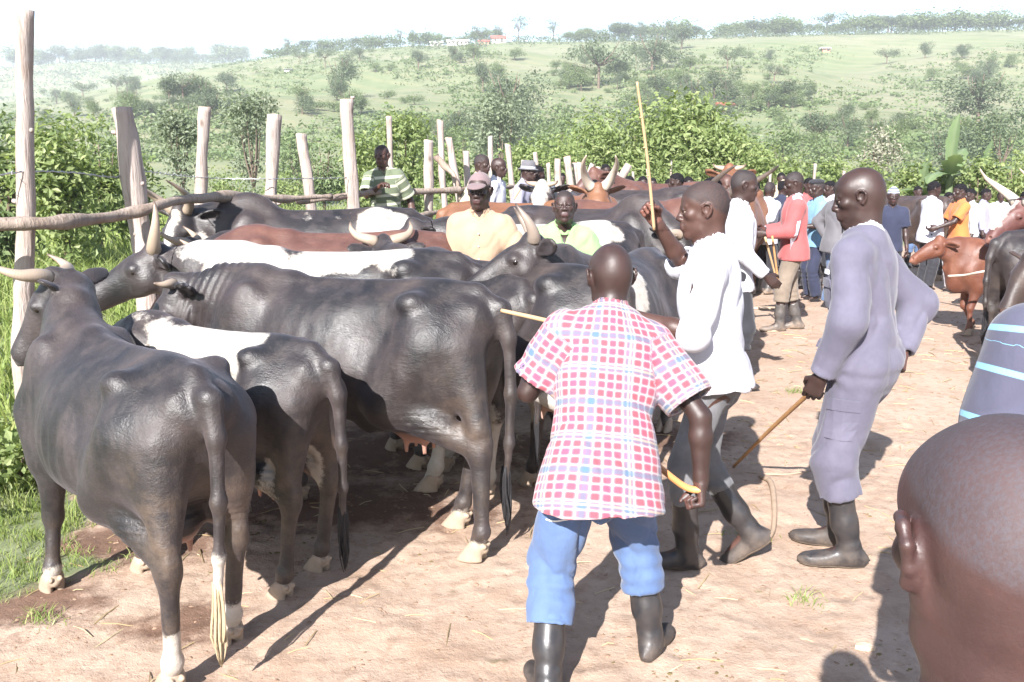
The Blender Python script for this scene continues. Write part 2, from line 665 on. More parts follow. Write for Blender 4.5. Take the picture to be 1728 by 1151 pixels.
# ------------------------------------------------------------------ foliage
def leaf_material(name, c0, c1, c2, trans=.35, rough=.5):
    m = NT(name); co = m.coord()
    v = m.n('Attribute', attribute_name='tone').outputs['Fac']
    col = m.ramp(v, [(0, c0), (.5, c1), (1, c2)])
    col = m.mix(m.math('MULTIPLY', m.maprange(m.noise(co, 1.3, 3), .4, .65), .3), col, c0)
    m.done(col, rough, None, .35)
    tr = m.n('BsdfTranslucent')
    tc = m.mix(1.0, col, (1.0, 1.0, .55), 'MULTIPLY')
    m.l(tc, tr.inputs[0])
    mx = m.n('MixShader'); mx.inputs[0].default_value = trans
    m.l(m.b.outputs[0], mx.inputs[1]); m.l(tr.outputs[0], mx.inputs[2])
    m.l(mx.outputs[0], m.t.nodes['Material Output'].inputs[0])
    return m.m


M_LEAF = {'bright': leaf_material('leaf_bright', (.155, .215, .075), (.255, .32, .125), (.38, .43, .20), .5),
          'mid': leaf_material('leaf_mid', (.12, .17, .075), (.175, .235, .105), (.24, .30, .145), .42),
          'dark': leaf_material('leaf_dark', (.085, .12, .07), (.12, .16, .09), (.16, .20, .115), .38),
          'grey': leaf_material('leaf_grey', (.19, .19, .14), (.27, .265, .20), (.35, .34, .26), .2),
          'grass': leaf_material('grass_blades', (.14, .20, .05), (.23, .30, .08), (.38, .39, .17), .35),
          'pale': leaf_material('leaf_pale', (.15, .185, .12), (.20, .24, .155), (.26, .30, .20), .4),
          'straw': leaf_material('straw', (.30, .22, .12), (.42, .32, .18), (.5, .42, .27), .1),
          'banana': leaf_material('leaf_banana', (.12, .18, .08), (.18, .25, .12), (.26, .32, .18), .4, .4)}
M_BARK = simple_mat('bark', (.14, .105, .08), .9, .2, .4, 12, .6, 30, (1, 1, .2))


def leaves(C, size, rg, up=.35, aspect=.5, tone=None, outward=None):
    """one bent leaf (two quads folded on the midrib) at every centre in C"""
    n = len(C)
    nrm = rg.normal(size=(n, 3)); nrm[:, 2] = np.abs(nrm[:, 2]) + up
    if outward is not None:
        nrm = nrm * .8 + outward * 1.0
    nrm /= np.linalg.norm(nrm, axis=1)[:, None]
    d = rg.normal(size=(n, 3)); d -= nrm * (d * nrm).sum(1)[:, None]; d /= np.linalg.norm(d, axis=1)[:, None] + 1e-9
    s_ = np.cross(nrm, d)
    L = (size * (.6 + .8 * rg.random(n)))[:, None]
    W = L * aspect
    P = np.stack([C - d * L * .5, C + s_ * W * .5 + nrm * L * .06, C + d * L * .5 - nrm * L * .12, C - s_ * W * .5 + nrm * L * .06], 1).reshape(-1, 3)
    Q = np.arange(n * 4).reshape(n, 4)
    tn = np.repeat(rg.random(n) if tone is None else tone, 4)
    return P, Q, tn


def crown(clumps, n, size, rg, aspect=.5, fill=.45, sub=0):
    """clumps: rows (x,y,z,rx,ry,rz); leaf clusters on small twigs through each clump's volume"""
    cl = np.asarray(clumps, float)
    vol = np.prod(cl[:, 3:], axis=1) ** (2 / 3)
    k = rg.choice(len(cl), n, p=vol / vol.sum())
    nt_ = max(8, n // 9)
    tw_k = rg.choice(len(cl), nt_, p=vol / vol.sum())
    d = rg.normal(size=(nt_, 3)); d /= np.linalg.norm(d, axis=1)[:, None]
    rr = (fill + (1 - fill) * rg.random(nt_) ** .6)
    rr *= 1 + .22 * noise(d * 1.0 + tw_k[:, None], 2.3, 5)
    tips = cl[tw_k, :3] + d * cl[tw_k, 3:] * rr[:, None]
    w_ = rg.integers(0, nt_, n)
    C = tips[w_] + rg.normal(size=(n, 3)) * size * 1.15
    out = d[w_]
    tone = np.clip(.5 + .25 * rg.normal(size=n) + (rg.random(nt_)[w_] - .5) * .5, 0, 1)
    return leaves(C, size, rg, .3, aspect, tone, out * .6)


def limbs(h, spread, rg, r0, n=5, lean=0.0, split=.4):
    parts = []
    top = V(lean, 0, h * split)
    parts.append(tube(curve([(0, 0, -.2), (lean * .3, 0, h * split * .5), top], 5), np.linspace(r0, r0 * .7, len(curve([(0, 0, 0), (0, 0, 1), (0, 0, 2)], 5))), 7))
    for q in range(n):
        a_ = 2 * math.pi * (q + rg.random() * .6) / n
        e_ = V(math.cos(a_) * spread * (.5 + .4 * rg.random()), math.sin(a_) * spread * (.5 + .4 * rg.random()), h * (.75 + .2 * rg.random()))
        mid = top + (e_ - top) * .5 + V(math.cos(a_), math.sin(a_), -.4) * spread * .12
        c = curve([top - V(0, 0, .05), mid, e_], 5)
        parts.append(tube(c, np.linspace(r0 * .55, r0 * .12, len(c)), 5))
    return merge(*parts)


TREE = {}


def tree_proto(key, kind, seed):
    rg = np.random.default_rng(seed)
    if kind == 'round':        # unit: 1 m tall
        cl = [(rg.normal(0, .16), rg.normal(0, .16), 0.30 + rg.random() * .45, .22 + .08 * rg.random(), .22 + .08 * rg.random(), .15 + .07 * rg.random()) for _ in range(7)]
        P, Q, t = crown(cl, 2600, .045, rg, .6, fill=.3); mat = 'mid'; sp = .35
    elif kind == 'dark':
        cl = [(rg.normal(0, .18), rg.normal(0, .18), 0.26 + rg.random() * .48, .20 + .1 * rg.random(), .2 + .1 * rg.random(), .13 + .08 * rg.random()) for _ in range(8)]
        P, Q, t = crown(cl, 2800, .042, rg, .6, fill=.3); mat = 'dark'; sp = .35
    elif kind == 'flat':       # umbrella crown
        cl = [(rg.normal(0, .28), rg.normal(0, .28), .74 + rg.normal() * .09, .24, .24, .10) for _ in range(9)]
        P, Q, t = crown(cl, 1300, .05, rg, .6); mat = 'dark'; sp = .6
    elif kind == 'tall':
        cl = [(rg.normal(0, .07), rg.normal(0, .07), z_, .10 + .06 * rg.random(), .10 + .06 * rg.random(), .06) for z_ in (.45, .55, .66, .76, .84, .93)]
        P, Q, t = crown(cl, 700, .035, rg, .6, fill=.2); mat = 'dark'; sp = .12
    else:                      # low bush
        cl = [(rg.normal(0, .35), rg.normal(0, .35), .35 + rg.random() * .25, .36, .36, .28) for _ in range(6)]
        P, Q, t = crown(cl, 1100, .085, rg, .6); mat = 'mid'; sp = .4
    L = limbs(1.0, sp, rg, .032 if kind != 'tall' else .018, 5, 0, .4 if kind != 'flat' else .5)
    TREE[key] = (make_mesh('trunk', *L, [M_BARK]), make_mesh('crown', P, Q, [M_LEAF[mat]], smooth=False, attrs={'tone': t}))


for k_, (kd, sd) in {'round0': ('round', 1), 'round1': ('round', 2), 'dark0': ('dark', 3), 'dark1': ('dark', 4), 'dark2': ('dark', 9), 'flat0': ('flat', 5), 'tall0': ('tall', 6), 'tall1': ('tall', 8), 'bush0': ('bush', 7), 'bush1': ('bush', 10)}.items():
    tree_proto(k_, kd, sd)


def plant_tree(key, x, y, h, wd=1.0, label='', group=None, name='tree', cat='tree', rz=None, parts=True, zoff=0):
    t = obj(name, None, None, label, cat, group, loc=(x, y, gz(x, y) - .02 * h + zoff), rot=(0, 0, random.random() * 6.28 if rz is None else rz))
    t.scale = (h * wd, h * wd, h)
    obj('trunk' if cat == 'tree' else 'stems', TREE[key][0], t)
    obj('crown' if cat == 'tree' else 'foliage', TREE[key][1], t)
    return t


def hill_at(px, py):
    """where the sight line through (px, py) meets the hill"""
    r = ray(px, py)
    ds = np.arange(60, 1100, 2.0)
    z = CAM_H + r.z * ds
    hz = terrain(r.x * ds, ds)
    k_ = np.nonzero(z < hz)[0]
    if len(k_) == 0:
        d = 425.0 if px > 330 else 815.0
        return r.x * d, d
    return r.x * ds[k_[0]], float(ds[k_[0]])


LANDMARKS = [(41, 'the tallest fence post'), (206, 'the thick second post'), (346, 'the third post'), (463, 'the fourth post'), (586, 'the sixth post'), (672, 'the striped polo shirt'), (760, 'the crossed poles'),
             (835, 'the seated men'), (945, 'the leaning poles'), (1075, 'the raised cane'), (1185, 'the cane holder'), (1268, 'the crowd edge'), (1345, 'the red jacket'), (1465, 'the overalls man'), (1545, 'the far cow'), (1620, 'the banana plant'), (1710, 'the white horn')]
PENDING = []


def pend(o, px, what, py=None, d0=None):
    lm = min(LANDMARKS, key=lambda q: abs(q[0] - px))[1]
    band = ''
    if py is not None:
        band = ('just under the skyline' if py < d0 + 22 else 'high on the slope' if py < d0 + 50 else 'half way up the slope' if py < d0 + 90 else 'low on the slope') + ' '
    PENDING.append((what + ' ' + band + 'above ' + lm, px, o))


ORD = ['first', 'second', 'third', 'fourth', 'fifth', 'sixth', 'seventh', 'eighth', 'ninth', 'tenth', 'eleventh', 'twelfth']


def settle_labels():
    by = {}
    for b_, px, o in PENDING:
        by.setdefault(b_, []).append((px, o))
    for b_, l_ in by.items():
        l_.sort(key=lambda q: q[0])
        for k_, (px, o) in enumerate(l_):
            n_ = len(l_)
            o['label'] = b_ if n_ == 1 else b_ + (', leftmost' if k_ == 0 else ', rightmost' if k_ == n_ - 1 else ', %s from the left' % ORD[min(k_, 11)])


GRP_HILL = 'trees scattered over the hillside'
KIND_LABEL = {'round': 'green rounded tree on the hazy hillside', 'dark': 'dark green tree on the hazy hillside', 'flat': 'flat-crowned tree on the hazy hillside', 'tall': 'tall thin tree on the hazy hillside', 'bush': 'low bush on the hazy hillside'}
# (px, py of the foot, height in m, kind, width)
notable = [(575, 165, 9, 'dark0', 1.0, 'broad dark tree on the slope above the sixth fence post'), (815, 158, 7.5, 'dark1', .8, 'rounded dark green tree alone on mid slope'),
           (858, 215, 9, 'dark2', 1.15, 'large grey-green tree low on the slope above the men at the fence'), (1205, 170, 7, 'dark0', .95, 'round dark tree left of the brick hut on the slope'),
           (415, 245, 7, 'round0', .95, 'tall pale feathery tree beyond the field, behind the second and third fence posts'), (295, 245, 5, 'dark1', .95, 'dark green tree beyond the field behind the third fence post'),
           (1668, 138, 6, 'dark2', .9, 'dark tree near the right end of the hillside'), (1100, 120, 10, 'dark0', 1.3, 'wide dark tree below the crest above the raised stick'),
           (1010, 150, 11, 'flat0', 1.0, 'spreading flat-topped tree on the middle slope'), (1150, 85, 9, 'dark1', 1.3, 'domed dark tree just under the skyline'),
           (1650, 205, 8, 'dark2', 1.4, 'broad grey-green tree at the foot of the slope behind the banana plant')]
for (px, py, h_, key, wd, lb) in notable:
    x, y = hill_at(px, py)
    plant_tree(key, x, y, h_, wd, lb)
# skyline trees
sky_t = []
rg = np.random.default_rng(11)
for px in np.arange(40, 460, 9):
    sky_t.append((px + rg.normal(0, 5), None, 8 + rg.random() * 11, ('dark0', 'round1', 'dark1', 'dark2', 'bush0')[rg.integers(5)], 1.1 + .6 * rg.random(), 'far'))
for px in list(np.arange(470, 640, 26)) + list(np.arange(640, 860, 17)) + list(np.arange(950, 1740, 11)):
    big = px > 1030
    sky_t.append((px + rg.normal(0, 6), None, (3.5 + rg.random() * (6.5 if big else 4)), ('dark0', 'bush0', 'dark1', 'bush0', 'bush1', 'round1')[rg.integers(6)], 1.1 + .8 * rg.random(), 'near'))
for px, h_ in ((494, 8), (805, 8), (822, 7), (843, 7.5), (875, 12), (932, 10), (1095, 8), (1120, 9), (700, 7), (680, 8), (1380, 10), (1075, 9)):
    sky_t.append((px, None, h_, 'tall0' if px != 1380 else 'flat0', 1.6 if px != 1380 else 1.3, 'near'))
for (px, _, h_, key, wd, w_) in sky_t:
    d = 425 if w_ == 'near' else 812
    if w_ == 'far' and px > 420:
        continue
    x = (px - CX) / 1527 * d
    if w_ == 'near' and px < 470:
        continue
    t = plant_tree(key, x, d, h_, wd, 'x', 'trees along the skyline' if w_ == 'near' else 'trees on the far hill')
    pend(t, px, {'dark': 'dark tree', 'roun': 'rounded tree', 'tall': 'thin tall tree', 'flat': 'flat tree', 'bush': 'low bushy tree'}[key[:4]] + (' on the skyline' if w_ == 'near' else ' on the far hill'))
# slope trees
cnt = 0
while cnt < 235:
    px = rg.uniform(20, 1728); py = rg.uniform(95, 262)
    d0 = (np.interp(px, PXR, PYR))
    if py < d0 + 6 or (px < 420 and py < 150) or (px < 720 and py > 205):
        continue
    dens = .5 + .9 * noise(np.array([[px / 160, py / 60, 0]]), 1, 3, 2)[0] + (.35 if 950 < px < 1330 and 100 < py < 200 else 0) - (.25 if py > 205 else 0) + (.45 if py < d0 + 25 and px > 950 else 0)
    if rg.random() > dens:
        continue
    x, y = hill_at(px, py)
    k_ = ('dark0', 'dark1', 'dark2', 'round0', 'round1', 'flat0', 'bush0', 'bush1', 'bush0', 'bush1', 'bush0')[rg.integers(11)]
    kd = k_[:-1]
    h_ = (rg.uniform(3.5, 8.5) if kd != 'bush' else rg.uniform(1.6, 4.0)) * (.38 + y / 640)
    t = plant_tree(k_, x, y, h_, rg.uniform(.8, 1.35), 'x', 'bushes on the hillside' if kd == 'bush' else GRP_HILL, name='bush' if kd == 'bush' else 'tree', cat='bush' if kd == 'bush' else 'tree')
    pend(t, px, {'dark': 'dark tree', 'round': 'rounded green tree', 'flat': 'flat-topped tree', 'bush': 'low bush'}[kd], py, d0)
    cnt += 1


# ------------------------------------------------------------------ bushes behind the fence
LAST = []


def bush(x, y, clumps, n, size, kind, label, seed, group=None, aspect=.5, name='bush', fill=.5, zoff=0):
    rg = np.random.default_rng(seed)
    t = obj(name, None, None, label, 'tree' if name == 'tree' else 'bush', group, loc=(x, y, gz(x, y) + zoff))
    P, Q, tn = crown(clumps, n, size, rg, aspect, fill)
    cl = np.asarray(clumps, float)
    hh = cl[:, 2].max(); sp = np.abs(cl[:, :2]).max() + .2
    L = limbs(hh, sp * .8, rg, .035 + hh * .015, 7, 0, .3)
    LAST[:] = [t]
    obj('trunk' if name == 'tree' else 'stems', make_mesh('stems', *L, [M_BARK]), t)
    obj('crown' if name == 'tree' else 'foliage', make_mesh('foliage', P, Q, [M_LEAF[kind]], smooth=False, attrs={'tone': tn}), t)


def clump_set(rg, n, w_, d, z0, z1, r):
    return [(rg.uniform(-w_, w_), rg.uniform(-d, d), rg.uniform(z0, z1), r * rg.uniform(.7, 1.3), r * rg.uniform(.7, 1.3), r * rg.uniform(.5, .95)) for _ in range(n)]


def bush_px(px, py_top, d, wpx, n, size, kind, label, seed, nclump=7, aspect=.5, group=None, name='bush', fill=.5, base=0.1):
    rg = np.random.default_rng(seed + 500)
    p = at(px, py_top, d)
    x = p.x; z0 = gz(x, d); h_ = max(.5, p.z - z0)
    w_ = wpx / 1500 * d / 2
    r = min(h_ * .32, w_ * .5) + .08
    cl = clump_set(rg, nclump, max(.05, w_ - r), max(.1, w_ * .5), base * h_ + r * .3, h_ - r * .75, r)
    cl.append((rg.normal(0, w_ * .2), 0, h_ - r * .6, r * .8, r * .8, r * .6))
    bush(x, d, cl, n, size, kind, label, seed, group, aspect, name, fill)


bush_px(150, 194, 17, 140, 3400, .12, 'bright', 'tall leafy bush with shiny leaves between the first two fence posts', 21, 9)
bush_px(95, 215, 14, 150, 4200, .12, 'bright', 'tangled green bush right behind the tallest fence post', 22, 9)
bush_px(-10, 190, 14.0, 90, 2400, .13, 'mid', 'dark bush cut by the left edge of the picture', 23, 6)
bush_px(235, 276, 18, 50, 1300, .12, 'bright', 'low bush with bright tips right of the thick second post', 24, 5)
bush_px(300, 192, 40, 75, 2200, .20, 'pale', 'rounded grey-green tree behind the third post', 25, 8, name='tree')
bush_px(420, 158, 50, 95, 2400, .22, 'pale', 'pale feathery bare-looking tree between third and fourth posts', 26, 8, name='tree', fill=.3)
bush_px(543, 226, 36, 80, 2200, .17, 'mid', 'dense bush behind the short fifth post', 27, 7)
bush_px(385, 286, 34, 110, 1600, .14, 'bright', 'low yellow-green bush between third and fourth posts', 28, 7)
bush_px(480, 287, 34, 100, 1300, .14, 'bright', 'low yellow-green bush left of the short fifth post', 29, 7)
bush_px(680, 194, 26, 120, 3800, .16, 'bright', 'bright leafy bush behind the man in the striped polo shirt', 30, 9)
bush_px(625, 238, 24, 90, 2400, .15, 'bright', 'leafy bush right of the tall sixth post', 31, 7)
bush_px(760, 258, 22, 110, 2600, .14, 'bright', 'bright green bush behind the crossed fence poles', 32, 7)
bush_px(850, 156, 75, 115, 2800, .34, 'pale', 'grey-green tree standing behind the seated men', 33, 9, name='tree')
bush_px(770, 205, 70, 100, 2000, .22, 'mid', 'faded tree left of the grey-green tree', 34, 8, name='tree')
bush_px(890, 235, 24, 130, 3200, .14, 'bright', 'yellow-green bush behind the man in the grey hat', 35, 8)
bush_px(1000, 188, 27, 160, 6500, .16, 'bright', 'big leafy tree left of the raised stick', 36, 10, name='tree')
bush_px(1085, 172, 28, 150, 6000, .18, 'bright', 'big leafy tree right behind the raised stick', 37, 10, name='tree')
bush_px(1185, 160, 26, 200, 9000, .19, 'bright', 'big pale green tree above the man in the white shirt', 38, 12, name='tree')
bush_px(1240, 225, 25, 120, 3000, .15, 'bright', 'right shoulder of leafy growth beside the big pale green tree', 39, 8)
bush_px(960, 245, 22, 120, 3000, .13, 'bright', 'bush behind the cluster of leaning poles', 40, 8)
bush_px(1120, 255, 23, 200, 4200, .14, 'bright', 'wide hedge bush under the big trees', 41, 10)
bush_px(1350, 258, 26, 150, 2600, .14, 'bright', 'yellow-green scrub with arching twigs behind the red jacket', 42, 8, aspect=.25)
bush_px(1425, 262, 27, 120, 2200, .14, 'bright', 'yellow-green scrub left of the grey bare bush', 43, 7, aspect=.25)
bush_px(1482, 215, 29, 90, 2600, .11, 'grey', 'grey-brown leafless bush above the man in overalls', 44, 7, fill=.3)
for q, px in enumerate(range(1290, 1800, 62)):
    bush_px(px, 268 + (q * 37) % 17, 23.5 + (q % 3) * .8, 95, 2600, .12, 'bright', 'creeper-covered hedge section along the far edge of the yard', 50 + q, 7, .7, 'hedge along the far edge of the yard', base=0)
    PENDING.append(('creeper-covered hedge section along the far edge of the yard', px, LAST[0]))
for q, (px, py, d, w_, kd) in enumerate([(1500, 212, 85, 90, 'mid'), (1600, 190, 90, 130, 'dark'), (1700, 172, 85, 120, 'dark'), (1400, 222, 88, 100, 'mid'), (1320, 215, 85, 80, 'mid'), (940, 195, 75, 90, 'mid'), (610, 212, 70, 90, 'mid'), (500, 218, 75, 80, 'mid'), (200, 222, 70, 110, 'mid'), (700, 222, 60, 80, 'mid')]):
    bush_px(px, py, d, w_, 1800, .3, kd, 'faded tree in the bush belt at the foot of the hill', 70 + q, 8, .6, 'trees in the belt at the foot of the hill', 'tree')
    pend(LAST[0], px, 'faded tree at the hill foot')
bush_px(1722, 262, 20, 70, 1800, .12, 'bright', 'bright pointed-leaf bush at the right edge of the hedge', 45, 6)
settle_labels()
# near verge at the left edge
bush(-3.05, 4.0, clump_set(np.random.default_rng(5), 6, .30, .35, .05, .22, .16), 900, .05, 'bright', 'leafy weed clump on the verge beside the nearest black cow', 80, aspect=.65)
bush(-2.95, 4.9, clump_set(np.random.default_rng(6), 5, .25, .25, .05, .30, .15), 800, .055, 'bright', 'leafy weed clump under the fence rail at the left edge', 81, aspect=.65)


# ------------------------------------------------------------------ grass
def blades(X, Y, L, W, rg, bend=.5):
    n = len(X)
    Z = terrain(X, Y)
    a_ = rg.random(n) * 6.283
    dx, dy = np.cos(a_), np.sin(a_)
    b_ = rg.random(n) * 6.283
    bx, by = np.cos(b_) * L * bend * rg.random(n), np.sin(b_) * L * bend * rg.random(n)
    rows = []
    for t, w_ in ((0, 1), (.55, .75), (1, .08)):
        for s_ in (-1, 1):
            rows.append(np.stack([X + dx * W * w_ * s_ * .5 + bx * t * t, Y + dy * W * w_ * s_ * .5 + by * t * t, Z - .01 + L * t * (1 - .25 * bend * t)], 1))
    P = np.stack(rows, 1).reshape(-1, 3)
    k = np.arange(n)[:, None] * 6
    Q = np.concatenate([k + np.array([[0, 1, 3, 2]]), k + np.array([[2, 3, 5, 4]])])
    tn = np.repeat(np.clip(rg.normal(.5, .25, n), 0, 1), 6)
    return P, Q, tn


def grass_patch(name, n, xr, yr, L, W, seed, label=None, kind='grass', tuft=6, cond=None):
    rg = np.random.default_rng(seed)
    X = rg.uniform(*xr, n // tuft); Y = rg.uniform(*yr, n // tuft)
    keep = (fence_x(Y) - X + noise(np.stack([X, Y, 0 * X], 1), 1.6, 3, 3) * .45) > (.05 if cond is None else cond)
    keep &= rg.random(len(X)) < .55 + .6 * noise(np.stack([X, Y, 0 * X], 1), .9, 7, 2)
    X, Y = X[keep], Y[keep]
    s_ = np.repeat(.6 + .8 * rg.random(len(X)), tuft)
    X = np.repeat(X, tuft) + rg.normal(0, L * .25, len(X) * tuft); Y = np.repeat(Y, tuft) + rg.normal(0, L * .25, len(Y) * tuft)
    P, Q, tn = blades(X, Y, L * s_ * (.6 + .8 * rg.random(len(X))), W, rg, .9)
    obj(name, make_mesh(name, P, Q, [M_LEAF[kind]], smooth=False, attrs={'tone': tn}), kind='stuff', label=label)


grass_patch('verge_grass', 26000, (-4.6, -1.6), (2.6, 6.2), .12, .005, 1, 'green grass on the verge at the left')
grass_patch('verge_grass', 16000, (-3.3, -1.75), (2.7, 4.6), .05, .005, 5, 'short green grass creeping over the dirt edge', cond=-.12)
grass_patch('field_grass', 70000, (-11, 1.5), (5.5, 17), .42, .016, 2, 'tall bright grass in the field behind the fence')
grass_patch('field_grass', 70000, (-34, 14), (16, 48), .62, .05, 3, 'tall pale grass beyond the field', tuft=5)
grass_patch('yard_edge_grass', 9000, (4, 22), (19.5, 24.5), .2, .025, 4, 'rough grass at the foot of the hedge', cond=-1.5)

# scrub and rank grass on the hillside
rg = np.random.default_rng(41)
cs = []
while len(cs) < 5200:
    px = rg.uniform(-60, 1790); py = rg.uniform(80, 275)
    if noise(np.array([[px / 110, py / 40, 2]]), 1, 9, 3)[0] < rg.uniform(-.55, .4):
        continue
    x, y = hill_at(px, py)
    cs.append((x, y, gz(x, y)))
cs = np.array(cs)
k_ = rg.integers(0, len(cs), 62000)
sz = .2 + .9 * rg.random(len(cs)) ** 2
C = cs[k_] + rg.normal(size=(len(k_), 3)) * V(1.5, 1.5, .35) * sz[k_][:, None] * 1.3 + V(0, 0, .35)
P, Q, tn = leaves(C, .62, rg, .4, .7)
obj('hillside_scrub', make_mesh('hillside_scrub', P, Q, [M_LEAF['mid']], smooth=False, attrs={'tone': tn}), kind='stuff')

C = []
rg = np.random.default_rng(43)
for px in np.arange(470, 1760, 1.2):
    el = np.interp(px, PXR, PYR)
    d_ = 427 - rg.random() ** 2 * 30
    x = (px - CX) / 1527 * d_
    if rg.random() < .78 + .5 * noise(np.array([[px / 40, 0, 3]]), 1, 9)[0]:
        C.append((x, d_, gz(x, d_)))
C = np.array(C)
k_ = rg.integers(0, len(C), 16000)
hh = (1.2 + 2.6 * np.clip(.5 + noise(C / 9.0, 1, 4, 2), 0, 1))[k_]
Cc = C[k_] + rg.normal(size=(len(k_), 3)) * V(1.3, 1.3, 0) + np.stack([0 * hh, 0 * hh, hh * rg.random(len(k_))], 1)
P, Q, tn = leaves(Cc, .75, rg, .4, .7)
obj('ridge_scrub', make_mesh('ridge_scrub', P, Q, [M_LEAF['dark']], smooth=False, attrs={'tone': tn}), kind='stuff')

rg = np.random.default_rng(47)
px = rg.uniform(-80, 470, 900); dd = rg.uniform(640, 818, 900)
X = (px - CX) / 1527 * dd
C = np.stack([X, dd, terrain(X, dd)], 1)
k_ = rg.integers(0, 900, 14000)
s_ = (1.5 + 3.0 * rg.random(900))[k_]
Cc = C[k_] + rg.normal(size=(len(k_), 3)) * np.stack([s_ * 1.2, s_ * 1.2, s_ * .35], 1) + np.stack([0 * s_, 0 * s_, s_ * .5], 1)
P, Q, tn = leaves(Cc, 1.5, rg, .4, .7)
obj('far_hill_woods', make_mesh('far_hill_woods', P, Q, [M_LEAF['dark']], smooth=False, attrs={'tone': tn}), kind='stuff')

# ------------------------------------------------------------------ fence of rough poles
def wood_material(name, c, dark=.5):
    m = NT(name); co = m.coord()
    g1 = m.noise(co, 9, 5, .65, stretch=(1, 1, .10)); g2 = m.noise(co, 40, 4, .7, stretch=(1, 1, .06))
    col = m.mix(m.maprange(g1, .35, .7), c, tuple(x * .68 for x in c))
    g3 = m.noise(co, 3.2, 5, .7)
    col = m.mix(m.math('MULTIPLY', m.maprange(g3, .5, .68), .55), col, (c[0] * .62, c[1] * .52, c[2] * .45))
    col = m.mix(m.math('MULTIPLY', m.maprange(g2, .53, .64), dark), col, (c[0] * .38, c[1] * .33, c[2] * .30))
    kn = m.n('TexVoronoi'); kn.inputs['Scale'].default_value = 3.2
    mp = m.n('Mapping'); mp.inputs['Scale'].default_value = (1, 1, .5); m.l(co, mp.inputs[0]); m.l(mp.outputs[0], kn.inputs['Vector'])
    kf = m.maprange(kn.outputs['Distance'], .085, .03)
    col = m.mix(m.math('MULTIPLY', kf, .8), col, (.09, .06, .045))
    nr = m.bump(g2, .9, .014)
    nr = m.bump(m.noise(co, 5, 4, .6, stretch=(1, 1, .3)), .5, .03, nr)
    return m.done(col, .85, nr, .2)


M_POST = wood_material('weathered_post', (.41, .345, .31))
M_RAIL = wood_material('weathered_rail', (.33, .265, .22))
M_WIRE = simple_mat('galvanised_wire', (.42, .42, .43), .4, .5, .2, Metallic=.8)
M_CUT = simple_mat('cut_wood', (.46, .34, .25), .8, .2, .2, 30, .3, 60)


def pole_mesh(name, base, top, r0, r1, seed, mat, seg=18, rough=.12, n=36):
    rg = np.random.default_rng(seed)
    base, top = V(base), V(top)
    L = np.linalg.norm(top - base)
    c = [base]
    for t in (.3, .62):
        c.append(base + (top - base) * t + rg.normal(0, .0045 * L + .004, 3) * V(1, 1, .2))
    c.append(top)
    pts = curve(c, n)
    t = np.linspace(0, 1, len(pts))
    rad = r0 + (r1 - r0) * t + rg.normal(0, .012, len(pts)) * r0
    P, Q = tube(pts, rad, seg, wob=0, seed=seed)
    N = normals(P, Q)
    P = P + N * (noise(P * V(1, 1, .4), 7, seed * .1, 2) * r0 * .22 + np.minimum(noise(P * V(1, 1, .12), 22, seed * .3, 1), 0) * r0 * .14)[:, None]
    # slanted top cut
    k = seg * 2
    d = unit(top - base); s_ = unit(rg.normal(size=3))
    P[-k:] += d * ((P[-k:] - top) @ s_)[:, None] * rg.uniform(.0, .45)
    mi = np.zeros(len(Q), int); mi[-seg:] = 1
    return make_mesh(name, P, Q, [mat, M_CUT], mat_idx=mi)


fence = obj('fence', None, None, 'rough pole fence with bent rails and leaning posts along the left side of the yard', 'fence')
posts = [  # px and py of the top, a lower point on the post, distance, radius (m)
    (41, 18, 44, 600, 5.7, .058), (206, 182, 236, 400, 6.5, .076), (346, 180, 344, 325, 8.4, .056), (463, 195, 460, 330, 8.7, .066), (509, 226, 522, 325, 9.7, .060), (584, 168, 598, 360, 9.6, .072),
    (656, 196, 659, 270, 13.5, .045), (723, 236, 719, 390, 11, .062), (743, 204, 751, 340, 12.4, .045), (757, 232, 778, 340, 12.0, .05), (786, 255, 790, 330, 12.6, .05), (827, 230, 829, 300, 15, .045), (857, 244, 862, 300, 15.5, .05),
    (884, 270, 884, 310, 16, .05), (903, 257, 906, 300, 17.5, .04)]
for q, (px, py, px2, py2, d, r) in enumerate(posts):
    tp = V(at(px, py, d)); lo_ = V(at(px2, py2, d + .01)); dv = (lo_ - tp) / (lo_[2] - tp[2])
    b_ = tp + dv * (gz(tp[0], d) - .15 - tp[2])
    p_ = obj('post', pole_mesh('post', b_, tp, r * 1.08, r * .95, 100 + q, M_POST), fence)
    if q in (0, 5, 3, 1):
        for k_ in range(4):
            t = .45 + .15 * k_ + .02 * q
            c = b_ + (tp - b_) * t
            a_ = 1.3 + 2.2 * k_ + q
            o_ = V(math.cos(a_), -abs(math.sin(a_)) * .6, .25)
            Pq, Qq = tube([c + o_ * r * .8, c + o_ * r * 1.15, c + o_ * r * 1.35], [.018, .015, .011], 7)
            obj('knot', make_mesh('knot', Pq, Qq, [M_POST]), p_)


def rail(pts, r0, r1, seed, name='rail'):
    c = np.array([V(at(px, py, d)) for px, py, d in pts])
    cc = curve(c, 70)
    P, Q = tube(cc, np.linspace(r0, r1, len(cc)), 14, seed=seed)
    N = normals(P, Q)
    P = P + N * (noise(P, 5, seed, 3) * r0 * .38)[:, None]
    obj(name, make_mesh(name, P, Q, [M_RAIL]), fence)


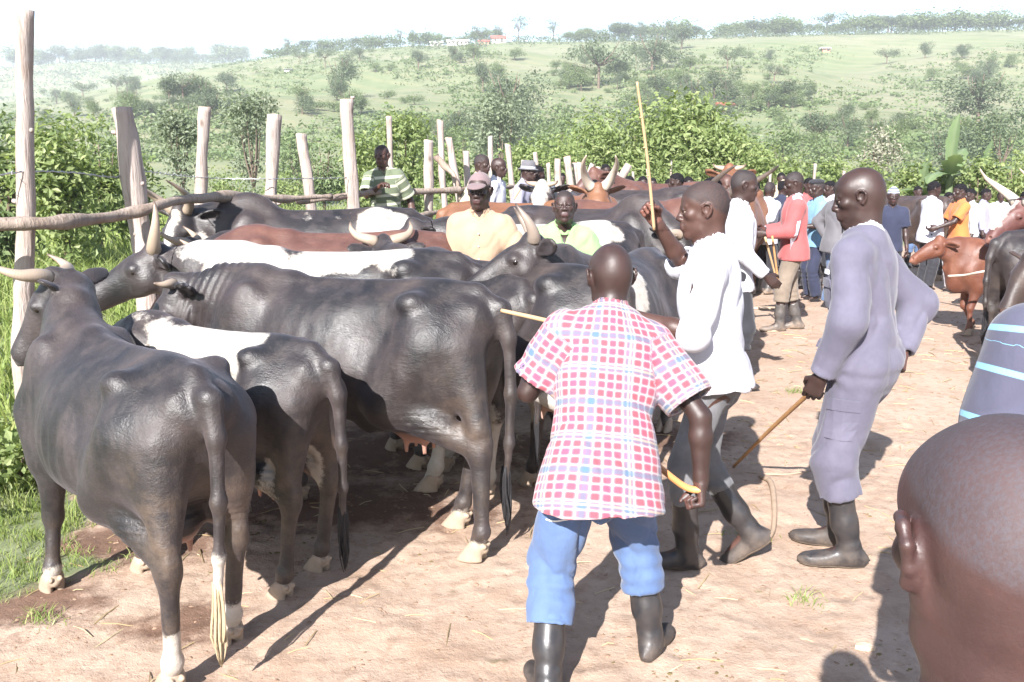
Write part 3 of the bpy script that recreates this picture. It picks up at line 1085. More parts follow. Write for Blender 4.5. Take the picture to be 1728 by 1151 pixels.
rail([(-330, 400, 5.0), (-60, 380, 5.25), (90, 376, 5.55), (200, 364, 6.2), (262, 349, 6.5), (305, 338, 6.9), (380, 332, 7.6), (470, 336, 8.45), (560, 331, 9.0)], .044, .036, 1)
rail([(500, 340, 9.2), (560, 334, 9.4), (640, 324, 10.2), (720, 323, 10.85), (775, 320, 11.3)], .028, .040, 2)
rail([(655, 384, 9.4), (700, 368, 10.1), (740, 357, 10.8), (776, 350, 11.4)], .034, .030, 3)
rail([(770, 322, 11.6), (830, 318, 13), (900, 312, 15.5)], .035, .03, 4)
rail([(735, 262, 11.8), (752, 282, 11.8), (768, 300, 11.7), (778, 345, 11.7)], .05, .03, 5, 'broken_branch')


def wire(pts, seed, r=.0035, barbs=True):
    rg = np.random.default_rng(seed)
    c = curve(np.array([V(at(px, py, d)) for px, py, d in pts]), 60)
    parts = [tube(c, r, 5)]
    c2 = c + np.stack([0 * c[:, 0], 0 * c[:, 0], np.sin(np.arange(len(c)) * 1.9) * .006], 1)
    parts.append(tube(c2, r, 5))
    if barbs:
        L = np.concatenate([[0], np.cumsum(np.linalg.norm(np.diff(c, axis=0), axis=1))])
        for s_ in np.arange(.08, L[-1], .13):
            p = np.array([np.interp(s_, L, c[:, a_]) for a_ in range(3)])
            for _ in range(2):
                v = unit(rg.normal(size=3)) * .022
                parts.append(tube([p - v, p, p + v], [.0015, .003, .0015], 4))
    obj('barbed_wire', make_mesh('barbed_wire', *merge(*parts), [M_WIRE]), fence)


wire([(-40, 302, 5.4), (40, 290, 5.64), (120, 291, 6.0), (195, 299, 6.42), (235, 288, 6.5)], 1)
wire([(235, 288, 6.5), (345, 300, 8.35), (462, 302, 8.6), (585, 300, 9.5)], 2, .003)

pal = obj('palisade', None, None, 'cluster of leaning cut poles behind the long-horned cattle in the distance', 'fence')
rgp = np.random.default_rng(31)
for q, (px, py, d, r, ln) in enumerate([(925, 275, 19, .05, 4), (941, 268, 18.5, .07, 5), (957, 264, 18.3, .08, 12), (970, 275, 18.6, .06, 6), (978, 274, 18, .06, 2), (986, 280, 19, .06, -3), (1000, 276, 18.2, .06, -26), (1010, 282, 18.8, .06, -12),
                                        (1062, 278, 17.5, .085, -48), (1042, 290, 18.4, .04, -10), (1068, 290, 21, .03, 4), (1092, 285, 21.5, .03, 8), (1133, 270, 23, .03, 0), (1376, 276, 22, .045, -2), (1425, 288, 22.5, .05, -4), (1300, 292, 22, .035, 0)]):
    tp = at(px, py, d); x0 = tp.x + ln * 2.2 / 1500 * d
    obj('pole', pole_mesh('pole', (x0, d, gz(x0, d) - .1), tp, r, r * .9, 200 + q, M_POST, 9, n=12), pal)

# ------------------------------------------------------------------ banana plants
def banana(px, py_top, d, seed, label, nl=8, leafw=.28, h=None):
    rg = np.random.default_rng(seed)
    p = at(px, py_top, d)
    x = p.x; z0 = gz(x, d); H = p.z - z0
    t = obj('banana_plant', None, None, label, 'banana plant', loc=(x, d, z0))
    P, Q = tube(curve([(0, 0, -.1), (.03, 0, H * .25), (0, 0, H * .5)], 6), [.16, .15, .13, .12, .10, .09, .08][:len(curve([(0, 0, -.1), (.03, 0, H * .25), (0, 0, H * .5)], 6))], 10)
    obj('stem', make_mesh('stem', P, Q, [M_LEAF['banana']], attrs={'tone': np.full(len(P), .8)}), t)
    for k in range(nl):
        a_ = 2 * math.pi * k / nl + rg.random() * .7
        up = 1.0 if k == 0 else rg.uniform(.12, .75)
        L = H * (.55 if k == 0 else rg.uniform(.42, .62))
        ax = V(math.cos(a_), math.sin(a_), 0)
        s_ = np.cross(ax, V(0, 0, 1))
        n = 16
        rows = []; tn = []
        for i_ in range(n):
            q = i_ / (n - 1)
            ang = math.acos(min(1, 1 - (1 - up) * .9)) + q * q * (1.25 - up * .95)
            if i_ == 0:
                pos = V(0, 0, H * .48)
            else:
                pos = pos + (ax * math.sin(ang) + V(0, 0, 1) * math.cos(ang)) * L / (n - 1)
            w_ = leafw * (H / 3.2) * (math.sin(min(1, q * 1.08 + .02) * math.pi) ** .55) * (1 if q > .12 else .25)
            up_ = np.cross(s_, ax * math.sin(ang) + V(0, 0, 1) * math.cos(ang))
            for m_ in (-1, -.5, 0, .5, 1):
                rag = 1 + .12 * rg.normal() if abs(m_) == 1 else 1
                rows.append(pos + s_ * w_ * m_ * rag - up_ * abs(m_) * w_ * -.35 * (1 if up > .9 else -1) * .5 + V(0, 0, -.05 * abs(m_) * w_))
                tn.append(.9 if m_ == 0 else .45 + .15 * rg.random())
        i2, j2 = np.meshgrid(np.arange(n - 1), np.arange(4), indexing='ij')
        Q = np.stack([i2 * 5 + j2, i2 * 5 + j2 + 1, (i2 + 1) * 5 + j2 + 1, (i2 + 1) * 5 + j2], -1).reshape(-1, 4)
        keep = ~((rg.random(len(Q)) < .05) & (i2.ravel() > 4))
        obj('leaf', make_mesh('leaf', np.array(rows), Q[keep], [M_LEAF['banana']], attrs={'tone': np.array(tn)}), t)


banana(1612, 188, 24.2, 1, 'tall banana plant with one upright leaf above the hedge', 9, .22)
banana(1562, 258, 23.8, 2, 'small banana plant with drooping leaves left of the tall one', 6, .30)
banana(1668, 235, 25.0, 3, 'short banana plant right of the tall one', 6, .30)

# ------------------------------------------------------------------ houses on the hill
M_ROOF_R = simple_mat('red_roof', (.42, .09, .07), .6, .3, .2, 3)
M_ROOF_G = simple_mat('iron_roof', (.55, .52, .50), .5, .4, .15, 3)
M_WALLW = simple_mat('white_wall', (.62, .58, .55), .9, .2, .1, 2)
M_BRICK = simple_mat('mud_brick_wall', (.42, .22, .14), .9, .2, .25, 4, .4, 9)
M_OPEN = simple_mat('dark_opening', (.04, .035, .03), .7)


def house(px, py, wpx, hpx, wall, roof, label, d=None, nw=2, rz=0.0):
    if d is None:
        x, y = hill_at(px, py)
    else:
        x, y = (px - CX) / 1527 * d, d
    w_ = wpx / 1527 * y; h_ = hpx / 1527 * y
    D = max(w_ * .5, 3.0)
    t = obj('house', None, None, label, 'house', loc=(x, y, gz(x, y) - .2), rot=(0, 0, rz))
    obj('wall', box_mesh('wall', (-w_ / 2, -D / 2, -1.5), (w_ / 2, D / 2, h_ * .55), [wall]), t)
    e_ = .5
    z0, z1 = h_ * .55, h_
    P = np.array([(-w_ / 2 - e_, -D / 2 - e_, z0), (w_ / 2 + e_, -D / 2 - e_, z0), (w_ / 2 + e_, D / 2 + e_, z0), (-w_ / 2 - e_, D / 2 + e_, z0), (-w_ / 2 - e_, 0, z1), (w_ / 2 + e_, 0, z1)], float)
    me = make_mesh('roof', P, [(0, 1, 5, 4), (2, 3, 4, 5), (0, 4, 3), (1, 2, 5), (0, 3, 2, 1)], [roof], smooth=False)
    obj('roof', me, t)
    for k in range(nw):
        cx = -w_ / 2 + w_ * (k + .5) / nw
        if k == nw // 2:
            obj('door', box_mesh('door', (cx - .45, -D / 2 - .06, 0), (cx + .45, -D / 2 + .02, min(2.0, z0 * .85)), [M_OPEN]), t)
        else:
            obj('window', box_mesh('window', (cx - .5, -D / 2 - .05, z0 * .4), (cx + .5, -D / 2 + .02, z0 * .8), [M_OPEN]), t)


house(842, 84, 22, 12, M_WALLW, M_ROOF_R, 'house with a red roof on the crest, between the tall thin trees', 418)
house(775, 86, 34, 9, M_WALLW, M_ROOF_G, 'long low white building on the crest left of the red-roofed house', 420, 5)
house(740, 87, 20, 8, M_WALLW, M_ROOF_G, 'short white building at the left end of the crest buildings', 420, 3)
house(818, 86, 16, 7, M_BRICK, M_ROOF_R, 'small brick house tucked left of the red-roofed house', 416, 2)
house(1222, 186, 22, 13, M_BRICK, M_ROOF_R, 'small orange brick hut half way up the slope above the big pale tree', None, 3, .2)
house(1392, 88, 12, 7, M_BRICK, M_ROOF_G, 'tiny pink-walled hut near the crest at the right', None, 2)
house(486, 119, 9, 3.5, M_WALLW, M_ROOF_G, 'tiny white shed alone on the slope at the left', None, 2)

# ------------------------------------------------------------------ cattle
def coat_material(name, base, base2, white=(.40, .37, .33), rough=.42, seed=0):
    m = NT(name)
    co = m.coord()
    big = m.noise(co, 2.2 + seed * .1, 4, .6)
    fine = m.noise(co, 60, 3, .7, stretch=(.35, 1, 1))
    c = m.mix(m.maprange(big, .38, .72), base, base2)
    c = m.mix(m.math('MULTIPLY', m.maprange(m.noise(co, 6.5, 6, .7), .52, .75), .55), c, base)
    dirt = m.noise(co, 7, 5, .7)
    streak = m.noise(co, 8, 5, .65, stretch=(1, 1, .32))
    warm = tuple(min(.5, x * 1.6 + .010) for x in base2)
    c = m.mix(m.math('MULTIPLY', m.maprange(streak, .50, .72), .38), c, warm)
    c = m.mix(m.math('MULTIPLY', m.maprange(m.noise(co, 1.7, 3, .5), .50, .66), .30), c, (warm[0] * 1.1, warm[1], warm[2] * .85))
    c = m.mix(m.math('MULTIPLY', m.maprange(dirt, .55, .80), .16), c, (.16, .115, .08))
    c = m.mix(m.maprange(fine, .3, .8, 0, .35), c, tuple(x * .45 for x in base))
    patch = m.n('Attribute', attribute_name='patch').outputs['Fac']
    edge = m.math('ADD', patch, m.math('MULTIPLY', m.math('SUBTRACT', m.noise(co, 30, 6, .85), .5), .075))
    pf = m.maprange(edge, -.008, .010)
    wc = m.mix(m.maprange(dirt, .45, .75), white, tuple(x * .72 for x in (white[0], white[1] * .93, white[2] * .82)))
    c = m.mix(pf, c, wc)
    pink = m.n('Attribute', attribute_name='pink').outputs['Fac']
    c = m.mix(pink, c, (.42, .22, .16))
    mud = m.n('Attribute', attribute_name='mud').outputs['Fac']
    mf = m.math('MULTIPLY', m.math('MULTIPLY', mud, .62), m.maprange(m.noise(co, 6, 6, .72), .42, .80))
    c = m.mix(mf, c, (.27, .185, .12))
    h = m.math('ADD', m.math('MULTIPLY', fine, .6), m.math('MULTIPLY', m.noise(co, 130, 2, .8, stretch=(.25, 1, 1)), .4))
    n1 = m.bump(h, .6, .006)
    n2 = m.bump(m.noise(co, 9, 5, .62), .28, .02, n1)
    rr = m.math('ADD', m.maprange(dirt, .3, .75, rough + .0, rough + .18), m.maprange(streak, .35, .7, -.04, .16))
    return m.done(c, rr, n2, .6, Sheen_Roughness=.5, Sheen_Weight=.06, Sheen_Tint=(1.0, .88, .98))


M_COAT = {
    'black': coat_material('coat_black', (.0055, .005, .006), (.043, .031, .030)),
    'dark': coat_material('coat_dark_brown', (.03, .019, .016), (.058, .034, .025), seed=2),
    'brown': coat_material('coat_brown', (.07, .026, .018), (.105, .042, .028), seed=3, rough=.5),
    'tan': coat_material('coat_tan', (.17, .072, .03), (.12, .046, .022), seed=4, rough=.5),
    'red': coat_material('coat_red', (.105, .031, .015), (.145, .05, .022), seed=5, rough=.46),
    'maroon': coat_material('coat_maroon', (.08, .025, .021), (.105, .038, .03), seed=6),
}


def horn_mat(name, c0, c1):
    m = NT(name); co = m.coord('along')
    sep = m.n('SeparateXYZ'); m.l(co, sep.inputs[0])
    t = sep.outputs[0]
    oc = m.coord()
    c = m.ramp(m.math('ADD', t, m.math('MULTIPLY', m.math('SUBTRACT', m.noise(oc, 30, 4), .5), .22)), [(.0, tuple(x * .7 for x in c0)), (.25, c0), (.72, c0), (.95, c1)])
    wv = m.n('TexWave', bands_direction='X'); wv.inputs['Scale'].default_value = 9; wv.inputs['Distortion'].default_value = 1.5
    m.l(co, wv.inputs[0])
    n1 = m.bump(wv.outputs[1], .06, .006)
    n1 = m.bump(m.noise(oc, 70, 4, .7), .2, .004, n1)
    return m.done(c, .42, n1, .5)


M_HORN = {'pale': horn_mat('horn_pale', (.32, .25, .19), (.12, .085, .065)),
          'white': horn_mat('horn_white', (.46, .40, .33), (.45, .36, .27)),
          'grey': horn_mat('horn_grey', (.24, .19, .155), (.06, .045, .04)),
          'dark': horn_mat('horn_dark', (.10, .075, .06), (.03, .024, .02))}
M_HOOF = simple_mat('hoof_horn', (.30, .23, .17), .6, .4, .35, 20, .3, 60)
M_HOOF_D = simple_mat('hoof_dark', (.09, .075, .065), .55, .4, .35, 20, .3, 60)
M_EYE = simple_mat('eye_dark', (.012, .008, .007), .08, .6)
M_SWITCH = {k_: simple_mat('tail_hair_' + k_, c, .6, .4, .4, 60, .8, 120, (1, 1, .1))
            for k_, c in (('black', (.015, .014, .016)), ('cream', (.38, .30, .19)), ('brown', (.12, .06, .035)))}


def hoof_mesh(mat):
    F = Field((-.1, -.08, -.02), (.13, .08, .12), .006)
    for s_ in (-1, 1):
        F.loft((0, s_ * .027, 0), np.eye(3), [(-.01, .028, 0, .072, .027), (.03, .014, 0, .06, .0265), (.07, -.004, 0, .045, .024), (.09, -.008, 0, .03, .02)], k=.004)
    F.cone((-.045, 0, .055), (-.02, 0, .08), .024, .035, k=.01)
    for s_ in (-1, 1):
        F.ell((-.055, s_ * .022, .075), (.016, .012, .014), k=.004)
    F.cut((0, 0, .0), (0, 0, -1))
    P, Q = F.mesh(1)
    return make_mesh('hoof', P, Q, [mat])


ME_HOOF = hoof_mesh(M_HOOF)
ME_HOOF_D = hoof_mesh(M_HOOF_D)


def cow_head_frame(poll, yaw, pitch, roll=0):
    y, p = R_(yaw), R_(pitch)
    h = V(math.cos(p) * math.cos(y), math.cos(p) * math.sin(y), -math.sin(p))
    u = V(math.sin(p) * math.cos(y), math.sin(p) * math.sin(y), math.cos(p))
    s_ = np.cross(u, h)
    if roll:
        r = R_(roll); s2 = s_ * math.cos(r) + u * math.sin(r); u = u * math.cos(r) - s_ * math.sin(r); s_ = s2
    return V(poll), h, u, s_


def cow_build(F, po, hoofs, tail, hd, fine):
    H, h, u, s_ = hd
    slim = po.get('slim', 1.0)
    dp = po.get('deep', 0.0)
    # trunk, lofted along x:  (w, centre_u=y, centre_v=z, half_y, half_z)
    prof = [(-.83, 1.17, 1.03, .045), (-.79, 1.235, .93, .13), (-.70, 1.275, .80, .205), (-.56, 1.305, .70 - dp * .3, .245), (-.42, 1.295, .66 - dp * .6, .262),
            (-.25, 1.275, .63 - dp, .285), (-.05, 1.262, .59 - dp, .315), (.15, 1.265, .57 - dp, .315), (.32, 1.285, .56 - dp * .7, .28),
            (.46, 1.315, .56 - dp * .3, .245), (.60, 1.30, .585, .215), (.74, 1.22, .66, .175), (.84, 1.10, .76, .11), (.88, 1.0, .86, .04)]
    st = [(a, 0, (b + c) / 2, d * slim, (b - c) / 2) for a, b, c, d in prof]
    R = np.array([[0, 0, 1], [1, 0, 0], [0, 1, 0]], float)      # u=y, v=z, w=x
    F.loft((0, 0, 0), R, st, k=.04, n=2.25, egg=.16)
    F.cone((-.74, 0, 1.27), (.30, 0, 1.262), .030, .028, k=.07)              # spine
    F.cone((.30, 0, 1.25), (.62, 0, 1.26), .045, .05, k=.10)
    if po.get('hump'):
        F.ell((.48, 0, 1.33), (.17, .075, .10), k=.09)
    for q in (-1, 1):
        F.ell((-.49, q * .205 * slim, 1.215), (.075, .055, .055), k=.085)     # hook bone
        F.ell((-.775, q * .085 * slim, 1.13), (.06, .045, .07), k=.10)         # pin bone
        F.ell((-.30, q * .335 * slim, 1.09), (.17, .09, .12), k=.11, op='s')  # flank hollow
        F.ell((-.65, q * .27 * slim, 1.17), (.10, .055, .06), k=.08, op='s')
        sh = V(.50, q * .175 * slim, 1.02)
        F.ell(sh, (.13, .085, .26), R=rot_y(-12), k=.08)                     # shoulder blade
    # legs
    for (leg, side, hp) in hoofs:
        q = side
        hx, hy, hz = hp
        if leg == 'f':
            A = V(.60, q * .165 * slim, .90); E = V(.47, q * .185 * slim, .70)
            ft = V(hx - .02, hy, hz + .13)
            kn = V(.515, q * .165 * slim, .375) * .5 + (E + ft) * .25 + V(.0, 0, -.01)
            kn[2] = E[2] + (ft[2] - E[2]) * .56
            kn[0] += .035 + po.get('kf', 0) * (1 if hz > .02 else 0)
            F.cone(A, E, .12, .105, k=.08)
            F.cone(E, kn, .088, .052, k=.05, fl=((0, 1, 0), 1.15))
            F.ell(E + V(-.05, 0, .0), (.06, .055, .08), k=.05)
            F.ell(kn, (.052, .05, .065), k=.025)
            F.cone(kn, ft, .038, .034, k=.02)
        else:
            hip = V(-.56, q * .17 * slim, 1.02); stf = V(-.33, q * .205 * slim, .74)
            ft = V(hx - .03, hy, hz + .14)
            hock0 = V(-.70, q * .165 * slim, .53)
            sh_ = ft - V(-.64, q * .165 * slim, .14)
            hk = hock0 + sh_ * V(.62, .6, .45)
            stf = stf + sh_ * V(.22, .25, .1)
            F.ell((-.60, q * .155 * slim, .95), (.185, .105 * slim, .26), R=rot_y(14), k=.07)
            F.cone(hip, stf, .15, .125, k=.07)
            F.cone(V(-.71, q * .12 * slim, 1.0), hk + V(.0, 0, .12), .11, .058, k=.06)
            F.cone(stf, hk + V(.03, 0, .03), .112, .052, k=.05, fl=((0, 1, 0), 1.12))
            F.ell(hk, (.06, .047, .068), k=.03)
            F.cone(hk + V(-.035, 0, .055), hk + V(-.03, 0, .10), .032, .022, k=.03)   # point of hock
            F.cone(hk, ft, .044, .035, k=.025, fl=((0, 1, 0), 1.1))
            F.cone(hk + V(-.03, 0, .02), ft + V(-.012, 0, .02), .022, .02, k=.02)
        F.ell(ft, (.045, .043, .048), k=.02)
        F.cone(ft, V(hx + .005, hy, hz + .06), .037, .04, k=.02)
    # belly flank skin and brisket
    F.cone((-.45, .12, .66), (-.2, .10, .60), .05, .05, k=.10)
    F.cone((-.45, -.12, .66), (-.2, -.10, .60), .05, .05, k=.10)
    F.ell((.70, 0, .70), (.13, .09, .12), k=.08)
    if po.get('udder', True):
        F.ell((-.42, 0, .60), (.15, .12, .11), k=.05)
        for a_ in (-.47, -.37):
            for b_ in (-.05, .05):
                F.cone((a_, b_, .52), (a_, b_, .455), .018, .012, k=.012)
    # neck
    N = H - h * .02 - u * .055
    B1 = V(.52, 0, 1.20); B2 = V(.70, 0, .98); B3 = V(.60, 0, 1.10)
    M1 = (B1 + N) / 2 + V(0, 0, .035); M2 = (B2 + N) / 2 - V(0, 0, .03)
    F.cone(B1, M1, .125, .095, k=.08); F.cone(M1, N, .095, .075, k=.05)
    F.cone(B3, (B3 + N) / 2, .175, .12, k=.08); F.cone((B3 + N) / 2, N - u * .05, .12, .085, k=.06)
    F.cone(B2, M2, .13, .085, k=.08); F.cone(M2, H + h * .10 - u * .12, .085, .06, k=.06)
    F.cone(B2 + V(.03, 0, -.12), M2 + V(0, 0, -.085), .022, .02, k=.10)     # dewlap
    # head
    Rh = np.stack([s_, u, h], 1)
    F.loft(H, Rh, [(-.055, 0, -.02, .055, .05), (0, 0, -.035, .088, .082), (.07, 0, -.05, .102, .108), (.15, 0, -.062, .094, .122), (.24, 0, -.062, .071, .10),
                   (.34, 0, -.062, .056, .075), (.42, 0, -.07, .064, .064), (.465, 0, -.074, .058, .054), (.49, 0, -.078, .03, .03)], k=.025, n=2.3)
    F.ell(H + h * .0 + u * .045, (.05, .05, .05), k=.05)                     # poll
    for q in (-1, 1):
        F.ell(H + h * .135 + s_ * q * .083 - u * .02, (.035, .035, .03), k=.025)     # brow / orbit
        F.ell(H + h * .10 + s_ * q * .07 - u * .11, (.06, .05, .06), k=.05)          # cheek
        F.ell(H + h * .468 + s_ * q * .034 - u * .045, (.016, .014, .012), k=.008, op='s')
        er = po.get('ear', 0)
        ed = unit(s_ * q * 1.0 - h * .42 - u * (.05 + .5 * er))
        ec = H - h * .005 + s_ * q * .085 - u * .045
        en = unit(np.cross(ed, np.cross(h * .9 - u * .2, ed)))
        el = np.cross(en, ed)
        Re = np.stack([ed, el, en], 1)
        F.cone(ec - ed * .01, ec + ed * .04, .024, .026, k=.02)
        F.ell(ec + ed * .115, (.10, .056, .021), R=Re, k=.02)
        F.ell(ec + ed * .105 + en * .022, (.078, .036, .018), R=Re, k=.01, op='s')
    F.cone(H + h * .30 - u * .125, H + h * .44 - u * .125, .028, .03, k=.03)  # lower jaw
    # tail
    F.chain(tail, [.046, .042, .034, .027, .022, .017][:len(tail)], k=.035)


def rot_y(deg):
    a_ = R_(deg); c, s_ = math.cos(a_), math.sin(a_)
    return np.array([[c, 0, s_], [0, 1, 0], [-s_, 0, c]])


def cow(loc, heading, scale=1.0, coat='black', res=.02, label='', group=None, hoof_off=None, neck=(.95, 0, 1.32), yaw=0, pitch=40, roll=0,
        horns='short', horn_mat_='pale', tail_sway=0.0, tail_len=1.0, switch='black', patches=(), socks=(), mud=.5, hoof_dark=False,
        wrinkle=0.0, cat='cow', horn_l=None, horn_r=None, **po):
    root = obj('calf' if cat == 'calf' else 'cow', None, None, label, cat, group, loc=(loc[0], loc[1], loc[2] if len(loc) > 2 else 0.0), rot=(0, 0, R_(heading)))
    root.scale = (scale,) * 3
    ho = {'fl': (0, 0, 0), 'fr': (0, 0, 0), 'hl': (0, 0, 0), 'hr': (0, 0, 0)}
    ho.update(hoof_off or {})
    base = {'fl': V(.50, .165, 0), 'fr': V(.50, -.165, 0), 'hl': V(-.61, .165, 0), 'hr': V(-.61, -.165, 0)}
    hp = {k_: base[k_] + V(ho[k_]) for k_ in base}
    hoofs = [(k_[0], 1 if k_[1] == 'l' else -1, hp[k_]) for k_ in hp]
    hd = cow_head_frame(neck, yaw, pitch, roll)
    H, h, u, s_ = hd
    ts = tail_sway
    L = tail_len
    tail = [V(-.74, 0, 1.25), V(-.86, 0, 1.19), V(-.90, ts * .15, 1.05), V(-.91, ts * .5, 1.05 - .22 * L), V(-.90, ts * .8, 1.05 - .42 * L), V(-.885, ts, 1.05 - .56 * L)]
    zmin = -.03
    lo = np.minimum(V(-1.0, -.46, zmin), H - .38); hi = np.maximum(V(.95, .46, 1.48), H + .38)
    for k_ in hp:
        lo = np.minimum(lo, hp[k_] - .12); hi = np.maximum(hi, hp[k_] + .12)
    lo[1] = min(lo[1], ts - .06); hi[1] = max(hi[1], ts + .06)
    lo[2] = zmin
    F = Field(lo, hi, res)
    cow_build(F, po, hoofs, tail, hd, False)
    P, Q = F.mesh(1)
    hb = [H + s_ * .24, H - s_ * .24, H + h * .53 - u * .1, H - h * .12, H + u * .12, H - u * .22 + h * .2]
    flo = np.min(hb, 0) - .02; fhi = np.max(hb, 0) + .02
    G = Field(flo, fhi, min(res * .55, .012))
    cow_build(G, po, hoofs, tail, hd, True)
    P2, Q2 = G.mesh(1)
    P, Q = drop_inside(P, Q, flo + res * .3, fhi - res * .3)
    P, Q = merge((P, Q), (P2, Q2))
    # relief
    N = normals(P, Q)
    disp = noise(P, 5, 1) * .006 + noise(P, 13, 2) * .0025
    # ribs on the flank
    rib = np.exp(-((P[:, 0] - .05) / .27) ** 2) * np.exp(-((P[:, 2] - .92) / .22) ** 2)
    disp += rib * .0032 * np.sin(P[:, 0] * 2 * np.pi / .085 + P[:, 2] * 1.8) * np.clip(np.abs(P[:, 1]) * 6 - 1, 0, 1)
    if wrinkle:
        t_ = (P - B_N(H)[0]) @ unit(H - B_N(H)[0])
        inn = np.clip(1 - np.abs((P[:, 0] - .72) / .22), 0, 1) * np.clip((P[:, 2] - .75) * 5, 0, 1)
        disp += wrinkle * inn * np.sin(t_ * 2 * np.pi / .042 + noise(P, 6, 5) * 1.6) * .006
    for q in (-1, 1):   # skin folds above the hock and stifle
        m_ = np.exp(-((P[:, 0] + .58) / .13) ** 2 - ((P[:, 2] - .66) / .06) ** 2)
        disp += m_ * .003 * np.sin(P[:, 2] * 2 * np.pi / .03 + P[:, 0] * 9)
    P = P + N * disp[:, None]
    # coat attributes
    pt = np.full(len(P), -.2)
    for (c, r) in patches:
        dd = 1 - np.sqrt((((P - V(c)) / V(r)) ** 2).sum(1))
        pt = np.maximum(pt, dd * min(r) * .8 + noise(P, 6, 9, 2) * .035)
    for k_, z_ in dict(socks).items():
        dd = np.linalg.norm(P[:, :2] - hp[k_][:2], axis=1)
        zz = z_ + hp[k_][2] - P[:, 2]
        pt = np.maximum(pt, np.where(dd < .2, np.minimum(zz * .6, .15) + noise(P, 14, 4) * .012, -.2))
    if po.get('blaze'):
        q_ = P - H; a_ = q_ @ h; b_ = q_ @ s_; c_ = q_ @ u
        dd = np.minimum(.035 - np.abs(b_) + .015 * noise(P, 20, 2), np.where((a_ > .02) & (a_ < .4) & (c_ > -.06), .05, -.1))
        pt = np.maximum(pt, dd)
    pink = np.clip((.60 - P[:, 2]) * 12, 0, 1) * ((np.abs(P[:, 1]) < .13) & (P[:, 0] > -.56) & (P[:, 0] < -.28) & (P[:, 2] > .42))
    q_ = P - H
    mz = np.clip(((q_ @ h) - .455) * 40, 0, 1) * .35
    pink = np.maximum(pink * po.get('pinkness', .7), mz * (0.0 if coat == 'black' else .6))
    if switch == 'cream':
        pt = np.maximum(pt, np.where((P[:, 0] < -.80) & (np.abs(P[:, 1] - ts) < .09), (tail[-1][2] + .16 - P[:, 2]) * .6 + noise(P, 18, 4) * .01, -.2))
    mudv = np.clip((.62 - P[:, 2]) * 1.6, 0, 1) * mud
    mudv = np.maximum(mudv, mud * .8 * np.exp(-((P[:, 0] + .78) / .16) ** 2) * np.clip((1.12 - P[:, 2]) * 3, 0, 1))
    me = make_mesh('cow_body', P, Q, [M_COAT[coat]], attrs={'patch': pt, 'pink': pink, 'mud': mudv})
    obj('body', me, root)
    # eyes
    for q in (-1, 1):
        e_ = H + h * .14 + s_ * q * .098 - u * .035
        obj('eye', ball_mesh(.019, M_EYE), root, loc=tuple(e_))
    # horns
    shapes = {'short': [(0, 0, 0), (.07, -.01, .02), (.14, .01, .06), (.18, .03, .13), (.175, .045, .20)],
              'mid': [(0, 0, 0), (.09, -.02, .03), (.19, -.01, .10), (.24, .02, .22), (.25, .05, .34), (.235, .07, .42)],
              'back': [(0, 0, 0), (.06, -.03, .03), (.12, -.09, .10), (.16, -.17, .20), (.17, -.24, .32), (.15, -.27, .42)],
              'long': [(0, 0, 0), (.10, -.05, .04), (.24, -.07, .16), (.34, -.03, .34), (.38, .03, .52), (.34, .07, .72)],
              'up': [(0, 0, 0), (.05, -.02, .06), (.09, -.02, .16), (.10, 0, .27), (.07, .02, .38)],
              'vert': [(0, 0, 0), (.05, -.02, .06), (.10, -.03, .22), (.12, 0, .42), (.09, .02, .58)],
              'stub': [(0, 0, 0), (.05, 0, .01), (.09, .01, .03), (.115, .02, .065)]}
    rbase = {'short': .038, 'mid': .036, 'long': .05, 'up': .036, 'stub': .026, 'back': .038, 'vert': .048}
    for q, sh_ in ((1, horn_l or horns), (-1, horn_r or horns)):
        if sh_ is None or sh_ == 'none':
            continue
        pts = np.array([H + s_ * q * (.055 + a_) + h * (-.005 + b_) + u * (.03 + c_) for a_, b_, c_ in np.array(shapes[sh_]) * po.get('hscale', 1.0)])
        pts = curve(pts, 14)
        t_ = np.linspace(0, 1, len(pts))
        rad = rbase[sh_] * (1 - t_ ** 1.35) + .004
        Pt, Qt = tube(pts, rad, 12, wob=.05)
        tt = np.concatenate([[0] * 12, np.repeat(t_, 12), [1] * 12])
        obj('horn', make_mesh('horn', Pt, Qt, [M_HORN[horn_mat_]], attrs={'along': np.stack([tt, tt * 0, tt * 0], 1)}), root)
    # tail switch: strands
    e0 = tail[-1]
    sw = []
    rg = np.random.default_rng(int(abs(loc[0] * 100)))
    ns = 44 if res < .016 else 9
    for i in range(ns):
        o_ = V(rg.normal(0, .0055), rg.normal(0, .0055), .05)
        l_ = .24 + rg.random() * .12
        pts = curve([e0 + o_, e0 + o_ * V(1.7, 1.7, 1) + V(0, 0, -l_ * .4), e0 + o_ * V(1.6, 1.6, 1) + V(rg.normal(0, .008), rg.normal(0, .008) + ts * .1, -l_ * .75), e0 + o_ * V(.7, .7, 1) + V(0, ts * .15, -l_)], 7)
        n_ = len(pts); t_ = np.linspace(0, 1, n_)
        sw.append(tube(pts, .0055 * (1 - t_ ** 1.6) * (1 if ns > 10 else 1.5) + .002, 5))
    Pt, Qt = merge(*sw)
    obj('tail_switch', make_mesh('tail_switch', Pt, Qt, [M_SWITCH[switch]]), root)
    # hooves
    for k_ in hp:
        obj('hoof', ME_HOOF_D if hoof_dark else ME_HOOF, root, loc=tuple(hp[k_] + V(0, 0, .002)), rot=(0, R_(hp[k_][2] * 260), 0))
    return root


def B_N(H):
    return V(.6, 0, 1.1), H


_balls = {}


